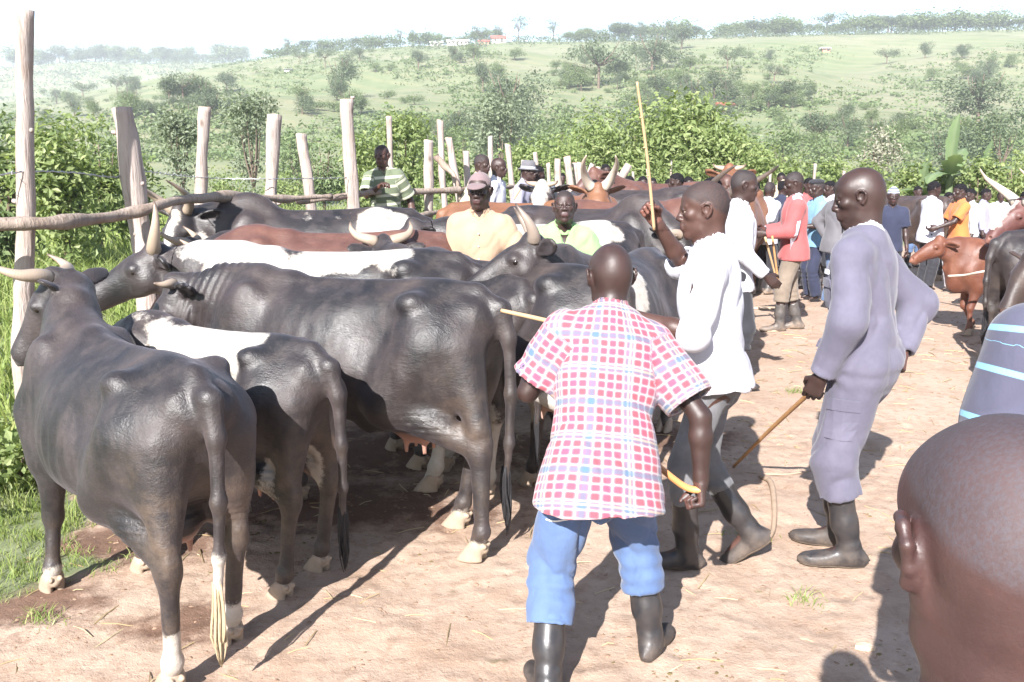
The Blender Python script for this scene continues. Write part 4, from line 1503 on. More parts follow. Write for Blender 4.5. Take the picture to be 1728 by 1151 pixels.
def ball_mesh(r, mat, seg=12):
    key = (round(r, 4), mat.name)
    if key not in _balls:
        n = 8
        rows = []
        for i in range(n + 1):
            a_ = math.pi * i / n
            rr, z_ = math.sin(a_) * r + 1e-4, math.cos(a_) * r
            rows += [(rr * math.cos(2 * math.pi * j / seg), rr * math.sin(2 * math.pi * j / seg), z_) for j in range(seg)]
        i, j = np.meshgrid(np.arange(n), np.arange(seg), indexing='ij')
        j2 = (j + 1) % seg
        Q = np.stack([i * seg + j, (i + 1) * seg + j, (i + 1) * seg + j2, i * seg + j2], -1).reshape(-1, 4)
        _balls[key] = make_mesh('ball', np.array(rows), Q, [mat])
    return _balls[key]

# ------------------------------------------------------------------ people
def skin_material(name, c, var=.25, hair_c=(.014, .0125, .0145), pores=.25):
    m = NT(name); co = m.coord()
    n1 = m.noise(co, 9, 4, .6)
    col = m.mix(m.maprange(n1, .3, .7), tuple(x * (1 - var) for x in c), tuple(x * (1 + var) for x in c))
    red = m.noise(co, 26, 4, .7)
    col = m.mix(m.maprange(red, .5, .75, 0, .35), col, (c[0] * 1.5, c[1] * 1.15, c[2] * 1.1))
    palm = m.n('Attribute', attribute_name='tint').outputs['Fac']
    col = m.mix(palm, col, tuple(min(1, x * f) for x, f in zip(c, (2.6, 2.2, 2.1))))
    lip = m.n('Attribute', attribute_name='lip').outputs['Fac']
    col = m.mix(lip, col, (c[0] * 1.15 + .012, c[1] * .9 + .004, c[2] * .95 + .006))
    st = m.n('Attribute', attribute_name='stubble').outputs['Fac']
    sp = m.maprange(m.noise(co, 170, 4, .8, stretch=(1, 1.6, 1)), .44, .58)
    sf = m.math('MULTIPLY', st, m.math('ADD', m.math('MULTIPLY', sp, .62), .36))
    col = m.mix(sf, col, hair_c)
    pore = m.noise(co, 220, 3, .75)
    nr = m.bump(pore, pores, .0015 + (pores - .25) * .004)
    nr = m.bump(m.noise(co, 45, 3, .6), .18, .004, nr)
    ro = m.math('ADD', m.maprange(n1, .3, .7, .42, .56), m.math('MULTIPLY', st, .25))
    return m.done(col, ro, nr, .5, Subsurface_Weight=.06, Subsurface_Scale=.01, Subsurface_Radius=(1, .35, .2))


M_SKIN = [skin_material('skin_deep', (.036, .019, .016)), skin_material('skin_brown', (.062, .030, .023)), skin_material('skin_dark', (.026, .014, .012)), skin_material('skin_warm', (.054, .027, .025), hair_c=(.060, .052, .062), pores=.3)]
M_HAIR = simple_mat('short_hair', (.011, .010, .012), .9, .12, .5, 60, 1.0, 170)
M_HAIR_G = simple_mat('greying_hair', (.045, .042, .045), .9, .2, .6, 90, 1.0, 170)
M_SCLERA = simple_mat('eye_white', (.20, .155, .13), .3)
M_IRIS = simple_mat('eye_iris', (.01, .006, .005), .1)


def cloth(name, c, var=.14, rough=.85, weave=420, kind=None, sheen=.15, worn=0.0, c2=None):
    m = NT(name); co = m.coord()
    n1 = m.noise(co, 5, 5, .6)
    col = m.mix(m.maprange(n1, .3, .7), tuple(x * (1 - var) for x in c), tuple(min(.85, x * (1 + var * .6)) for x in c))
    if kind == 'plaid':
        uv = m.n('Attribute', attribute_name='cloth_uv').outputs['Vector']
        sep = m.n('SeparateXYZ'); m.l(uv, sep.inputs[0])
        def stripes(sock, period, off, width, soft=.13):
            t_ = m.math('FRACT', m.math('ADD', m.math('DIVIDE', sock, period), off))
            dd = m.math('ABSOLUTE', m.math('SUBTRACT', t_, .5))
            return m.maprange(dd, width / 2 + soft / 2, width / 2 - soft / 2)
        jx = m.math('ADD', sep.outputs[0], m.math('MULTIPLY', m.math('SUBTRACT', m.noise(co, 7, 2), .5), .012))
        jy = m.math('ADD', sep.outputs[1], m.math('MULTIPLY', m.math('SUBTRACT', m.noise(co, 6, 2), .5), .014))
        P_ = .062
        base_ = (.36, .235, .25)
        out = base_
        for s_ in (jx, jy):
            out = m.mix(m.math('MULTIPLY', stripes(s_, P_ * .5, .0, .60), .52), out, (.27, .022, .045), 'MIX')
        for s_ in (jx, jy):
            out = m.mix(m.math('MULTIPLY', stripes(s_, P_ * 2, .12, .20), .62), out, (0.048, 0.160, 0.240))
            out = m.mix(m.math('MULTIPLY', stripes(s_, P_ * 2, .62, .2), .12), out, (0.400, 0.080, 0.240))
            out = m.mix(m.math('MULTIPLY', stripes(s_, P_ * .5, .5, .16), .50), out, (0.528, 0.480, 0.480))
            out = m.mix(m.math('MULTIPLY', stripes(s_, P_ * 4, .30, .03, .02), .35), out, (.75, .50, .25))
        col = m.mix(1.0, out, m.mix(n1, (.93, .93, .93), (1, 1, 1)), 'MULTIPLY')
    elif kind == 'stripes':
        uv = m.n('Attribute', attribute_name='cloth_uv').outputs['Vector']
        sep = m.n('SeparateXYZ'); m.l(uv, sep.inputs[0])
        t_ = m.math('FRACT', m.math('DIVIDE', sep.outputs[1], c2[1]))
        dd = m.math('ABSOLUTE', m.math('SUBTRACT', t_, .5))
        col = m.mix(m.maprange(dd, c2[2] / 2 + .01, c2[2] / 2 - .01), col, c2[0])
    if worn:
        wn = m.noise(co, 3.5, 6, .7)
        col = m.mix(m.math('MULTIPLY', m.maprange(wn, .45, .7), worn), col, tuple(min(1, x * 1.6 + .03) for x in c))
    crease_h = m.noise(co, 14, 4, .6, stretch=(1, 1, .45))  # height noise for soft creases, bump only
    nr = m.bump(m.noise(co, weave, 2, .7), .12, .001)
    nr = m.bump(crease_h, .40, .012, nr)
    nr = m.bump(m.noise(co, 40, 3, .6, stretch=(1, 1, .6)), .22, .005, nr)
    return m.done(col, rough, nr, .2, Sheen_Weight=sheen, Sheen_Roughness=.5)


def boot_material(name, c, dust):
    m = NT(name); co = m.coord()
    g = m.n('Attribute', attribute_name='mud').outputs['Fac']
    n1 = m.noise(co, 11, 5, .7)
    f = m.math('MULTIPLY', m.math('ADD', m.math('MULTIPLY', g, 1.0), .22), m.maprange(n1, .34, .66), clamp=True)
    col = m.mix(m.math('MULTIPLY', f, dust), c, (.26, .19, .14))
    return m.done(col, m.maprange(f, 0, .6, .28, .8), m.bump(m.noise(co, 20, 3), .12, .006), .5)


M_BOOT = boot_material('gumboot_black', (.020, .020, .023), .38)
M_BOOT_G = boot_material('gumboot_dusty', (.05, .05, .052), 1.0)
M_SOLE = simple_mat('boot_sole', (.10, .075, .055), .85, .3, .3, 30, .3, 60)


def rot(axis, deg):
    return np.array(Matrix.Rotation(R_(deg), 3, Vector(axis)))


def ik(a, b, l1, l2, pole):
    a = V(a); b = V(b)
    d = b - a; L = np.linalg.norm(d)
    if L > (l1 + l2) * .999:
        b = a + d / L * (l1 + l2) * .999; d = b - a; L = np.linalg.norm(d)
    x = (l1 * l1 - l2 * l2 + L * L) / (2 * L)
    h = math.sqrt(max(l1 * l1 - x * x, 0))
    n = d / L; p = V(pole) - n * (V(pole) @ n)
    return a + n * x + unit(p) * h, b


def pose(lean=0, side=0, twist=0, drop=0, hipx=0, hipy=0, head_yaw=0, head_pitch=0, head_roll=0, ank=None, foot_yaw=(8, -8), foot_pitch=(0, 0),
         wr=None, el=None, pole=None, knee_pole=None, shrug=(0, 0), sh_w=.163, neck_f=.02, head_f=None):
    J = {}
    J['pel'] = V(hipx, hipy, .955 - drop)
    Rt = rot((0, 0, 1), twist) @ rot((0, 1, 0), side) @ rot((1, 0, 0), -lean)      # lean forward = rotate about x
    J['R'] = Rt
    r, f, u = Rt[:, 0], Rt[:, 1], Rt[:, 2]
    J['nb'] = J['pel'] + u * .53 - f * .012
    for i, s_ in ((0, -1), (1, 1)):
        J['sh%d' % i] = J['pel'] + u * (.445 + shrug[i]) + r * s_ * sh_w
        J['hip%d' % i] = J['pel'] + V(s_ * .088, 0, -.04)
    Rh = rot((0, 0, 1), -head_yaw) @ rot((1, 0, 0), head_pitch) @ rot((0, 1, 0), head_roll)
    J['Rh'] = Rh
    nk = unit(u * 1.0 + V(0, 0, .6) + Rh[:, 1] * .12)
    J['hd'] = J['nb'] + nk * .165 + (Rt[:, 1] if head_f is None else V(head_f)) * neck_f
    ank = ank or [(-.11, 0, .09), (.11, 0, .09)]
    wr = wr or [(-.25, .06, .83), (.25, .06, .83)]
    pole = pole or [(-.3, -1, 0), (.3, -1, 0)]
    knee_pole = knee_pole or [(-.1, 1, 0), (.1, 1, 0)]
    for i in (0, 1):
        J['kn%d' % i], J['an%d' % i] = ik(J['hip%d' % i], ank[i], .428, .412, knee_pole[i])
        if el and el[i] is not None:
            J['el%d' % i] = V(el[i]); J['wr%d' % i] = V(wr[i])
        else:
            J['el%d' % i], J['wr%d' % i] = ik(J['sh%d' % i], wr[i], .285, .255, pole[i])
        fy, fp = R_(foot_yaw[i]), R_(foot_pitch[i])
        J['ft%d' % i] = V(math.sin(-fy) * math.cos(fp), math.cos(fy) * math.cos(fp), math.sin(fp))
    return J


def hand_frame(J, i, hand):
    W = J['wr%d' % i]
    d = unit(W - J['el%d' % i]) if hand.get('d') is None else unit(hand['d'])
    inward = V(1, 0, 0) if i == 0 else V(-1, 0, 0)
    n = V(hand.get('n', inward)); n = unit(n - d * (n @ d))
    t = np.cross(n, d) * (1 if i == 0 else -1)
    if hand.get('flip'):
        t = -t
    return W, d, n, t


def build_hand(F, J, i, hand, fat=0.0):
    W, d, n, t = hand_frame(J, i, hand)
    c = hand.get('curl', 25)
    K = [W + d * a + t * b for a, b in ((.088, .031), (.092, .0105), (.088, -.010), (.080, -.029))]
    F.cone(W - d * .02, W + d * .02, .024, .022, k=.02)
    for j in range(4):
        F.cone(W + d * .015 + t * (.018, .007, -.006, -.017)[j], K[j], .0145 + fat, .0125 + fat, k=.014)
    F.cone(W + d * .03 + t * .02 + n * .006, W + d * .055 + t * .02 + n * .006, .015 + fat, .012 + fat, k=.014)
    L = [(.043, .026, .020), (.047, .030, .021), (.043, .028, .020), (.034, .021, .018)]
    for j in range(4):
        p = K[j]; an = 0
        for q in range(3):
            an += R_(c * (.9, 1.1, .8)[q] + (2.5 * j if c > 10 else 0))
            dd = unit(d * math.cos(an) + n * math.sin(an) + t * (.10, .03, -.03, -.10)[j] * (1 - c / 90))
            p2 = p + dd * L[j][q]
            F.cone(p, p2, (.0098, .0088, .008)[q] + fat, (.009, .008, .0068)[q] + fat, k=.004)
            p = p2
    p = W + d * .022 + t * .022
    tc = hand.get('thumb', .5)
    for q, (dr, l_, r0, r1) in enumerate(((d * .62 + t * (.8 - tc * .3) + n * (.2 + tc * .5), .045, .0145, .012), (d * .75 + t * (.45 - tc * .6) + n * (.3 + tc * .6), .034, .0115, .010),
                                          (d * .8 + t * (.2 - tc * .8) + n * (.3 + tc * .5), .026, .0098, .008))):
        p2 = p + unit(dr) * l_
        F.cone(p, p2, r0 + fat, r1 + fat, k=.006)
        p = p2


def build_head(F, J, hs=1.0, o=None):
    o = o or {}
    C = J['hd']; Rh = J['Rh']
    def T(a, b, c):
        return C + Rh @ (V(a, b, c) * hs)
    def E(c, r, k=.02, op='u', R=None):
        F.ell(T(*c), V(r) * hs, R=Rh if R is None else Rh @ R, k=k * hs, op=op)
    def K(a, b, ra, rb, k=.015, op='u'):
        F.cone(T(*a), T(*b), ra * hs, rb * hs, k * hs, op)
    E((0, -.018, .028), (.074 * o.get('wide', 1), .094 * o.get('back', 1), .088 * o.get('tall', 1)))
    E((0, .038, .034), (.060, .045, .052), k=.04)
    E((0, -.045, -.012), (.060, .055, .06), k=.04)
    E((0, .030, -.045), (.054, .056, .070), k=.03)
    for q in (-1, 1):
        K((q * .050, -.002, -.050), (q * .040, .012, -.082), .022, .018, k=.03)
        K((q * .042, .015, -.086), (q * .010, .066, -.108), .018, .018, k=.025)
        E((q * .043, .058, -.022), (.021, .020, .017), k=.025)
        E((q * .031, .0915, -.006), (.019, .014, .0115), k=.012, op='s')
        E((q * .0315, .083, .0015), (.0165, .0085, .0062), k=.006)
        E((q * .0315, .081, -.0145), (.0155, .008, .005), k=.006)
        E((q * .0145, .099, -.038), (.0105, .012, .0095), k=.008)
        K((q * .006, .082, .0145), (q * .045, .072, .016), .0095, .007, k=.014)
        # ear
        ex = .0755
        E((q * ex, -.012, -.010), (.008, .020, .030), k=.012, R=rot((0, 0, 1), q * 22))
        pts = [(q * (ex + .002), .006, -.012), (q * (ex + .006), .006, .010), (q * (ex + .012), -.006, .022), (q * (ex + .017), -.022, .018), (q * (ex + .017), -.030, .002), (q * (ex + .012), -.024, -.018), (q * (ex + .006), -.010, -.034)]
        F.chain([T(*p_) for p_ in pts], [x * hs for x in (.004, .005, .0055, .0055, .0055, .006, .0075)], k=.004 * hs)
        E((q * (ex + .011), -.009, -.004), (.007, .011, .016), k=.004, op='s', R=rot((0, 0, 1), q * 22))
        K((q * (ex + .003), .004, -.012), (q * (ex + .004), .001, -.016), .004, .004, k=.004)
    E((0, .066, -.108), (.022, .020, .017), k=.02)
    E((0, .070, -.066), (.036, .030, .030), k=.02)
    K((0, .086, .006), (0, .104, -.030), .0085, .012, k=.014)
    E((0, .105, -.035), (.0115, .011, .0095), k=.008)
    K((-.020, .0945, -.0655), (.020, .0945, -.0655), .0078, .0078, k=.010)
    K((-.018, .0925, -.0785), (.018, .0925, -.0785), .0088, .0088, k=.010)
    K((-.026, .104, -.0715), (.026, .104, -.0715), .0026, .0026, k=.003, op='s')
    # neck
    nb = J['nb']
    F.cone(T(0, -.035, -.055), nb + J['R'][:, 2] * (-.02), .054 * hs, .062, k=.03)
    F.cone(T(0, .0, -.075), nb + J['R'][:, 1] * .02 - J['R'][:, 2] * .01, .045 * hs, .052, k=.03)


TORSO = [(-.16, 0, -.005, .10, .08), (-.10, 0, -.008, .155, .105), (-.02, 0, -.010, .162, .110), (.08, 0, -.002, .142, .098), (.16, 0, .002, .134, .094), (.25, 0, .004, .146, .102),
         (.34, 0, .004, .158, .112), (.41, 0, .0, .152, .105), (.46, 0, -.008, .118, .085), (.505, 0, -.010, .085, .066), (.535, 0, -.008, .058, .056)]


def build_skin(F, J, hands, fat=0.0, build=1.0, hs=1.0, ho=None):
    R = J['R']
    F.loft(J['pel'], R, [(a, b, c, d * build, e * build) for a, b, c, d, e in TORSO], k=.03, n=2.3)
    for i in (0, 1):
        sh, el, wr = J['sh%d' % i], J['el%d' % i], J['wr%d' % i]
        s_ = (-1, 1)[i]
        F.cone(J['nb'] - R[:, 2] * .035 + R[:, 0] * s_ * .05, sh + R[:, 2] * .0, .046, .05, k=.05)
        F.cone(sh, (sh + el) / 2, .056, .047, k=.03); F.cone((sh + el) / 2, el, .047, .038, k=.02)
        m_ = el + (wr - el) * .3
        F.cone(el, m_, .038, .042, k=.02); F.cone(m_, wr, .042, .0265, k=.02)
        build_hand(F, J, i, hands[i], fat)
        hp, kn, an = J['hip%d' % i], J['kn%d' % i], J['an%d' % i]
        F.cone(hp, kn, .083, .054, k=.04); F.cone(kn, kn + (an - kn) * .3, .052, .056, k=.02); F.cone(kn + (an - kn) * .3, an, .056, .036, k=.02)
        F.cone(an, an + J['ft%d' % i] * .12 + V(0, 0, -.045), .032, .016, k=.02)
    build_head(F, J, hs, ho)


def folds(P, N, amp, seed=0, zs=.35, ends=()):
    """cloth relief: long soft folds with sharper creases between them; calmer close to the hems"""
    W = P + np.stack([noise(P, 4, seed + 3), noise(P, 4, seed + 6), noise(P, 4, seed + 9)], 1) * .07
    S = W * V(1, 1, zs) + P[:, [2, 2, 0]] * V(.45, .3, .0)
    a_ = np.abs(noise(S, 5.5, seed, 2))
    b_ = np.abs(noise(W * V(1, 1, .45), 12, seed + 1))
    c_ = noise(P, 3.2, seed + 2)
    d_ = -(1 - np.clip(a_ * 2.2, 0, 1)) ** 2 * 1.1 + np.clip(a_, 0, .6) * 1.2 - (1 - np.clip(b_ * 2.5, 0, 1)) ** 2 * .30 + c_ * .6
    m = np.ones(len(P))
    for e_, ax in ends:
        near = np.linalg.norm(P - e_, axis=1) < .16
        m = np.where(near, np.minimum(m, np.clip(np.abs((P - e_) @ ax) / .035, .12, 1)), m)
    return P + N * (d_ * m * amp)[:, None]


def like(F):
    G = Field.__new__(Field)
    G.res = F.res; G.ax = F.ax; G.D = np.full(F.D.shape, 1.0, np.float32)
    return G


def uv_torso(P, J, sleeves=True):
    """cloth coordinates: across and along the torso, or round and along the sleeve"""
    q = (P - J['pel']) @ J['R']
    uv = np.stack([np.where(np.abs(q[:, 1]) < 9, q[:, 0], 0), q[:, 2], 0 * q[:, 0]], 1)
    # wrap round the flank
    ang = np.arctan2(q[:, 0], np.abs(q[:, 1]) + .06)
    uv[:, 0] = ang * .19
    if sleeves:
        for i in (0, 1):
            sh, el = J['sh%d' % i], J['el%d' % i]
            ax = unit(el - sh); out = J['R'][:, 0] * (-1, 1)[i]
            d = P - sh
            t = d @ ax
            dist = np.linalg.norm(d - t[:, None] * ax, axis=1)
            m = (t > .01) & (dist < .125) & ((d @ out) > -.03 - t * .0)
            s2 = unit(np.cross(ax, V(0, 1, 0))); s3 = np.cross(ax, s2)
            an = np.arctan2(d @ s2, d @ s3)
            uv[m, 0] = (an * .075 + .5)[m]; uv[m, 1] = (t + .3)[m]
    return uv


def shirt(J, root, mat, res, sleeve='short', hem=.16, ease=.018, amp=.005, name='shirt', collar=True, seed=0, lo=None, hi=None, flare=.0, build=1.0, open_front=None, sl_ease=1.0, cuff_puff=0.0, legs=None, hole=1.0, untuck=True, vneck=.05, collar_mat=None):
    R = J['R']; r, f, u = R.T
    F = Field(lo, hi, res)
    st = [(a, b, c, (d * build + ease + (.012 if a < .3 else 0)), (e * build + ease + (.012 if a < .3 else 0))) for a, b, c, d, e in TORSO if a > -.05]
    st = [(-hem - .06, 0, 0, .188 * build + ease + flare, .142 * build + ease + flare), (-hem * .5 - .03, 0, 0, .186 * build + ease + flare * .6, .138 * build + ease + flare * .5)] + st
    F.loft(J['pel'], R, st, k=.03, n=2.3)
    F.cut(J['pel'] - u * hem, unit(-u + V(0, 0, -2.0)))
    ends = []
    for i in (0, 1):
        s_ = (-1, 1)[i]
        sh, el, wr = J['sh%d' % i], J['el%d' % i], J['wr%d' % i]
        F.cone(J['nb'] - u * .035 + r * s_ * .05, sh, .045 + ease, .048 + ease, k=.05)
        G = like(F)
        if sleeve == 'short':
            e_ = sh + (el - sh) * .80; ax = unit(el - sh)
            G.cone(sh, e_ + ax * .08, .068 + ease * .8, .076 + ease * sl_ease, k=.03)
            G.cut(e_, ax)
            wl = max(.016, 2.0 * res); G.cone(e_ - ax * .03, e_ + ax * .1, .074 + ease * sl_ease - wl, .076 + ease * sl_ease - wl, k=.004, op='s')
        elif sleeve == 'none':
            G.cone(sh - r * s_ * .03, sh + r * s_ * .0, .05, .055)
        elif sleeve == 'roll':
            e_ = el + (wr - el) * .15; ax = unit(wr - el)
            G.cone(sh, el, .064 + ease * .8, .054 + ease, k=.03); G.cone(el, e_ + ax * .05, .054 + ease, .055 + ease, k=.02)
            G.cut(e_, ax); wl = max(.010, 1.6 * res); G.cone(e_ - ax * .02, e_ + ax * .1, .054 + ease - wl, .055 + ease - wl, k=.004, op='s')
        else:
            e_ = wr + (el - wr) * .03; ax = unit(wr - el)
            G.cone(sh, el, .062 + ease * .8, .053 + ease * .9, k=.03)
            G.cone(el, e_ + ax * .05, .052 + ease * .9 + cuff_puff, .036 + ease * .6, k=.03)
            G.cut(e_, ax)
            wl = max(.008, 1.5 * res); G.cone(e_ - ax * .015, e_ + ax * .08, .038 + ease * .6 - wl, .038 + ease * .6 - wl, k=.004, op='s')
        ends.append((e_, ax) if sleeve != 'none' else (sh, r))
        F.D = smin(F.D, G.D, .035)
    if legs:
        L_ = trousers(J, root, mat, res, lo=lo, hi=hi, F=F, emit=False, **legs)
        F.D = smin(F.D, L_.D, .04)
    # neck hole
    F.cone(J['nb'] + u * -.005 + f * .02, J['nb'] + u * .2 + f * .03, .064 * hole, .072 * hole, k=.006, op='s')
    if vneck:
        F.cone(J['nb'] - u * (vneck + .02) + f * .115, J['nb'] + u * .05 + f * .05, .004, .05, k=.006, op='s')
    P, Q = F.mesh(1)
    N = normals(P, Q)
    q = (P - J['pel']) @ R
    P = folds(P, N, amp, seed, ends=ends)
    if untuck:
        m = np.clip((-q[:, 2] - hem * .2) / (hem + .01), 0, 1)
        P = P + N * (m * .012 * noise(P * V(1, 1, .15), 11, seed + 4))[:, None]
        P = P + (-u)[None] * (m * .015 * noise(P, 5, seed + 8))[:, None]
    me = make_mesh(name, P, Q, [mat], attrs={'cloth_uv': uv_torso(P, J)})
    o = obj(name, me, root)
    if collar:
        c_lo = J['nb'] - .14; c_hi = J['nb'] + .14
        G = Field(c_lo, c_hi, min(.006, res * .7))
        nk = unit(J['hd'] - J['nb'] + u * .12)
        G.cone(J['nb'] - nk * .03, J['nb'] + nk * .03 + f * .004, .088, .071, k=.0)
        G.cut(J['nb'] + nk * .052 - f * .0, unit(nk + f * .25)); G.cut(J['nb'] - nk * .022 - f * .015, unit(-nk + f * -.1))
        G.cone(J['nb'] - nk * .1 + f * .006, J['nb'] + nk * .12 + f * .008, .066, .064, k=.004, op='s')
        G.cone(J['nb'] - nk * .07 + f * .11, J['nb'] + nk * .06 + f * .10, .012, .048, k=.006, op='s')
        Pc, Qc = G.mesh(1)
        if len(Pc):
            obj('collar', make_mesh('collar', Pc, Qc, [collar_mat or mat], attrs={'cloth_uv': uv_torso(Pc, J, False)}), root)
    return o


def trousers(J, root, mat, res, top=.07, cuff=.30, ease=.016, amp=.005, seed=0, name='trousers', lo=None, hi=None, bag=0.0, build=1.0, F=None, emit=True, fall=0.0):
    R = J['R']; u = R[:, 2]
    F = F or Field(lo, hi, res)
    st = [(a, b, c, d * build + ease, e * build + ease) for a, b, c, d, e in TORSO if a < .2]
    G = like(F)
    G.loft(J['pel'], R, st, k=.03, n=2.3)
    if top is not None:
        G.cut(J['pel'] + u * top, u)
    for i in (0, 1):
        H = like(F)
        hp, kn, an = J['hip%d' % i], J['kn%d' % i], J['an%d' % i]
        H.cone(hp + V((.004, -.004)[i], 0, 0), kn, .086 + ease, .062 + ease + bag, k=.03)
        sh_ = an - kn
        L = np.linalg.norm(sh_)
        e_ = kn + sh_ * max(.05, 1 - (cuff - .09) / L)
        ax = unit(sh_)
        H.cone(kn, e_ + ax * .05, .064 + ease + bag, .058 + ease + bag * 1.15, k=.03)
        if fall:
            H.cone(e_ - ax * .05, e_, .062 + ease + bag, .064 + ease + bag * 1.3, k=.03)
        H.cut(e_, ax)
        wl = max(.012, 1.7 * res); H.cone(e_ - ax * .015, e_ + ax * .1, .058 + ease + bag * 1.1 - wl, .058 + ease + bag * 1.15 - wl, k=.006, op='s')
        G.D = smin(G.D, H.D, .03)
    if not emit:
        return G
    P, Q = G.mesh(1)
    N = normals(P, Q)
    ends = [(J['kn%d' % i] + (J['an%d' % i] - J['kn%d' % i]) * max(.05, 1 - (cuff - .09) / np.linalg.norm(J['an%d' % i] - J['kn%d' % i])), unit(J['an%d' % i] - J['kn%d' % i])) for i in (0, 1)]
    P = folds(P, N, amp, seed, .5, ends)
    # horizontal bunching low on the legs
    for i in (0, 1):
        kn, an = J['kn%d' % i], J['an%d' % i]
        t = (P - kn) @ unit(an - kn)
        m = np.clip(1 - np.abs(t - .12) / .14, 0, 1)
        P = P + N * (m * amp * .45 * np.sin(t * 2 * np.pi / .07 + noise(P, 6, seed + 5) * 5))[:, None]
    me = make_mesh(name, P, Q, [mat], attrs={'cloth_uv': uv_torso(P, J, False)})
    return obj(name, me, root)


def boots(J, root, mat, res, h=.36, which=(0, 1), name='boot', sole=True):
    for i in which:
        kn, an, d = J['kn%d' % i], J['an%d' % i], J['ft%d' % i]
        up = unit(V(0, 0, 1) - d * d[2]); s_ = unit(np.cross(d, up)); up = np.cross(s_, d)
        sh = unit(kn - an)
        top = an + sh * (h - .09)
        lo = np.minimum(np.minimum(top, an), an + d * .2 - up * .09) - .1; hi = np.maximum(np.maximum(top, an), an + d * .2) + .1
        F = Field(lo, hi, res)
        F.cone(an - up * .02 - d * .012, an + sh * .12, .050, .055, k=.03); F.cone(an + sh * .12, top + sh * .06, .055, .065, k=.03)
        F.cut(top, sh)
        F.cone(top - sh * .02, top + sh * .1, .060, .064, k=.004, op='s')
        Rf = np.stack([s_, up, d], 1)
        o_ = an - up * .043
        st = [(-.07, 0, -.004, .030, .036), (-.045, 0, 0, .037, .044), (0, 0, .002, .040, .05), (.05, 0, 0, .041, .044), (.10, 0, -.010, .047, .036), (.15, 0, -.014, .046, .031), (.185, 0, -.016, .036, .027), (.205, 0, -.018, .022, .022)]
        F.loft(o_, Rf, st, k=.025, n=2.3)
        F.cut(an - up * .082, -up)
        P, Q = F.mesh(2)
        N = normals(P, Q)
        z = (P - an) @ up
        P = P + N * (.002 * np.sin(((P - an) @ sh) * 80 + noise(P, 8, 2) * 3) * np.exp(-((z - .06) / .05) ** 2))[:, None]
        mud = np.clip(.9 - (z + .085) * 7, 0, 1)
        b = obj(name, make_mesh(name, P, Q, [mat], attrs={'mud': mud}), root)
        if sole:
            G = Field(lo, hi, res)
            G.loft(o_, Rf, st, k=0, n=2.3, grow=.003)
            G.cut(an - up * .09, -up); G.cut(an - up * .072, up)
            P, Q = G.mesh(0)
            obj('sole', make_mesh('sole', P, Q, [M_SOLE]), b)


def eye_mesh():
    P, Q = [], []
    me = ball_mesh(.0125, M_SCLERA).copy()
    me.materials.append(M_IRIS)
    mi = [1 if p.center.z > .0088 else 0 for p in me.polygons]
    me.polygons.foreach_set('material_index', mi)
    return me


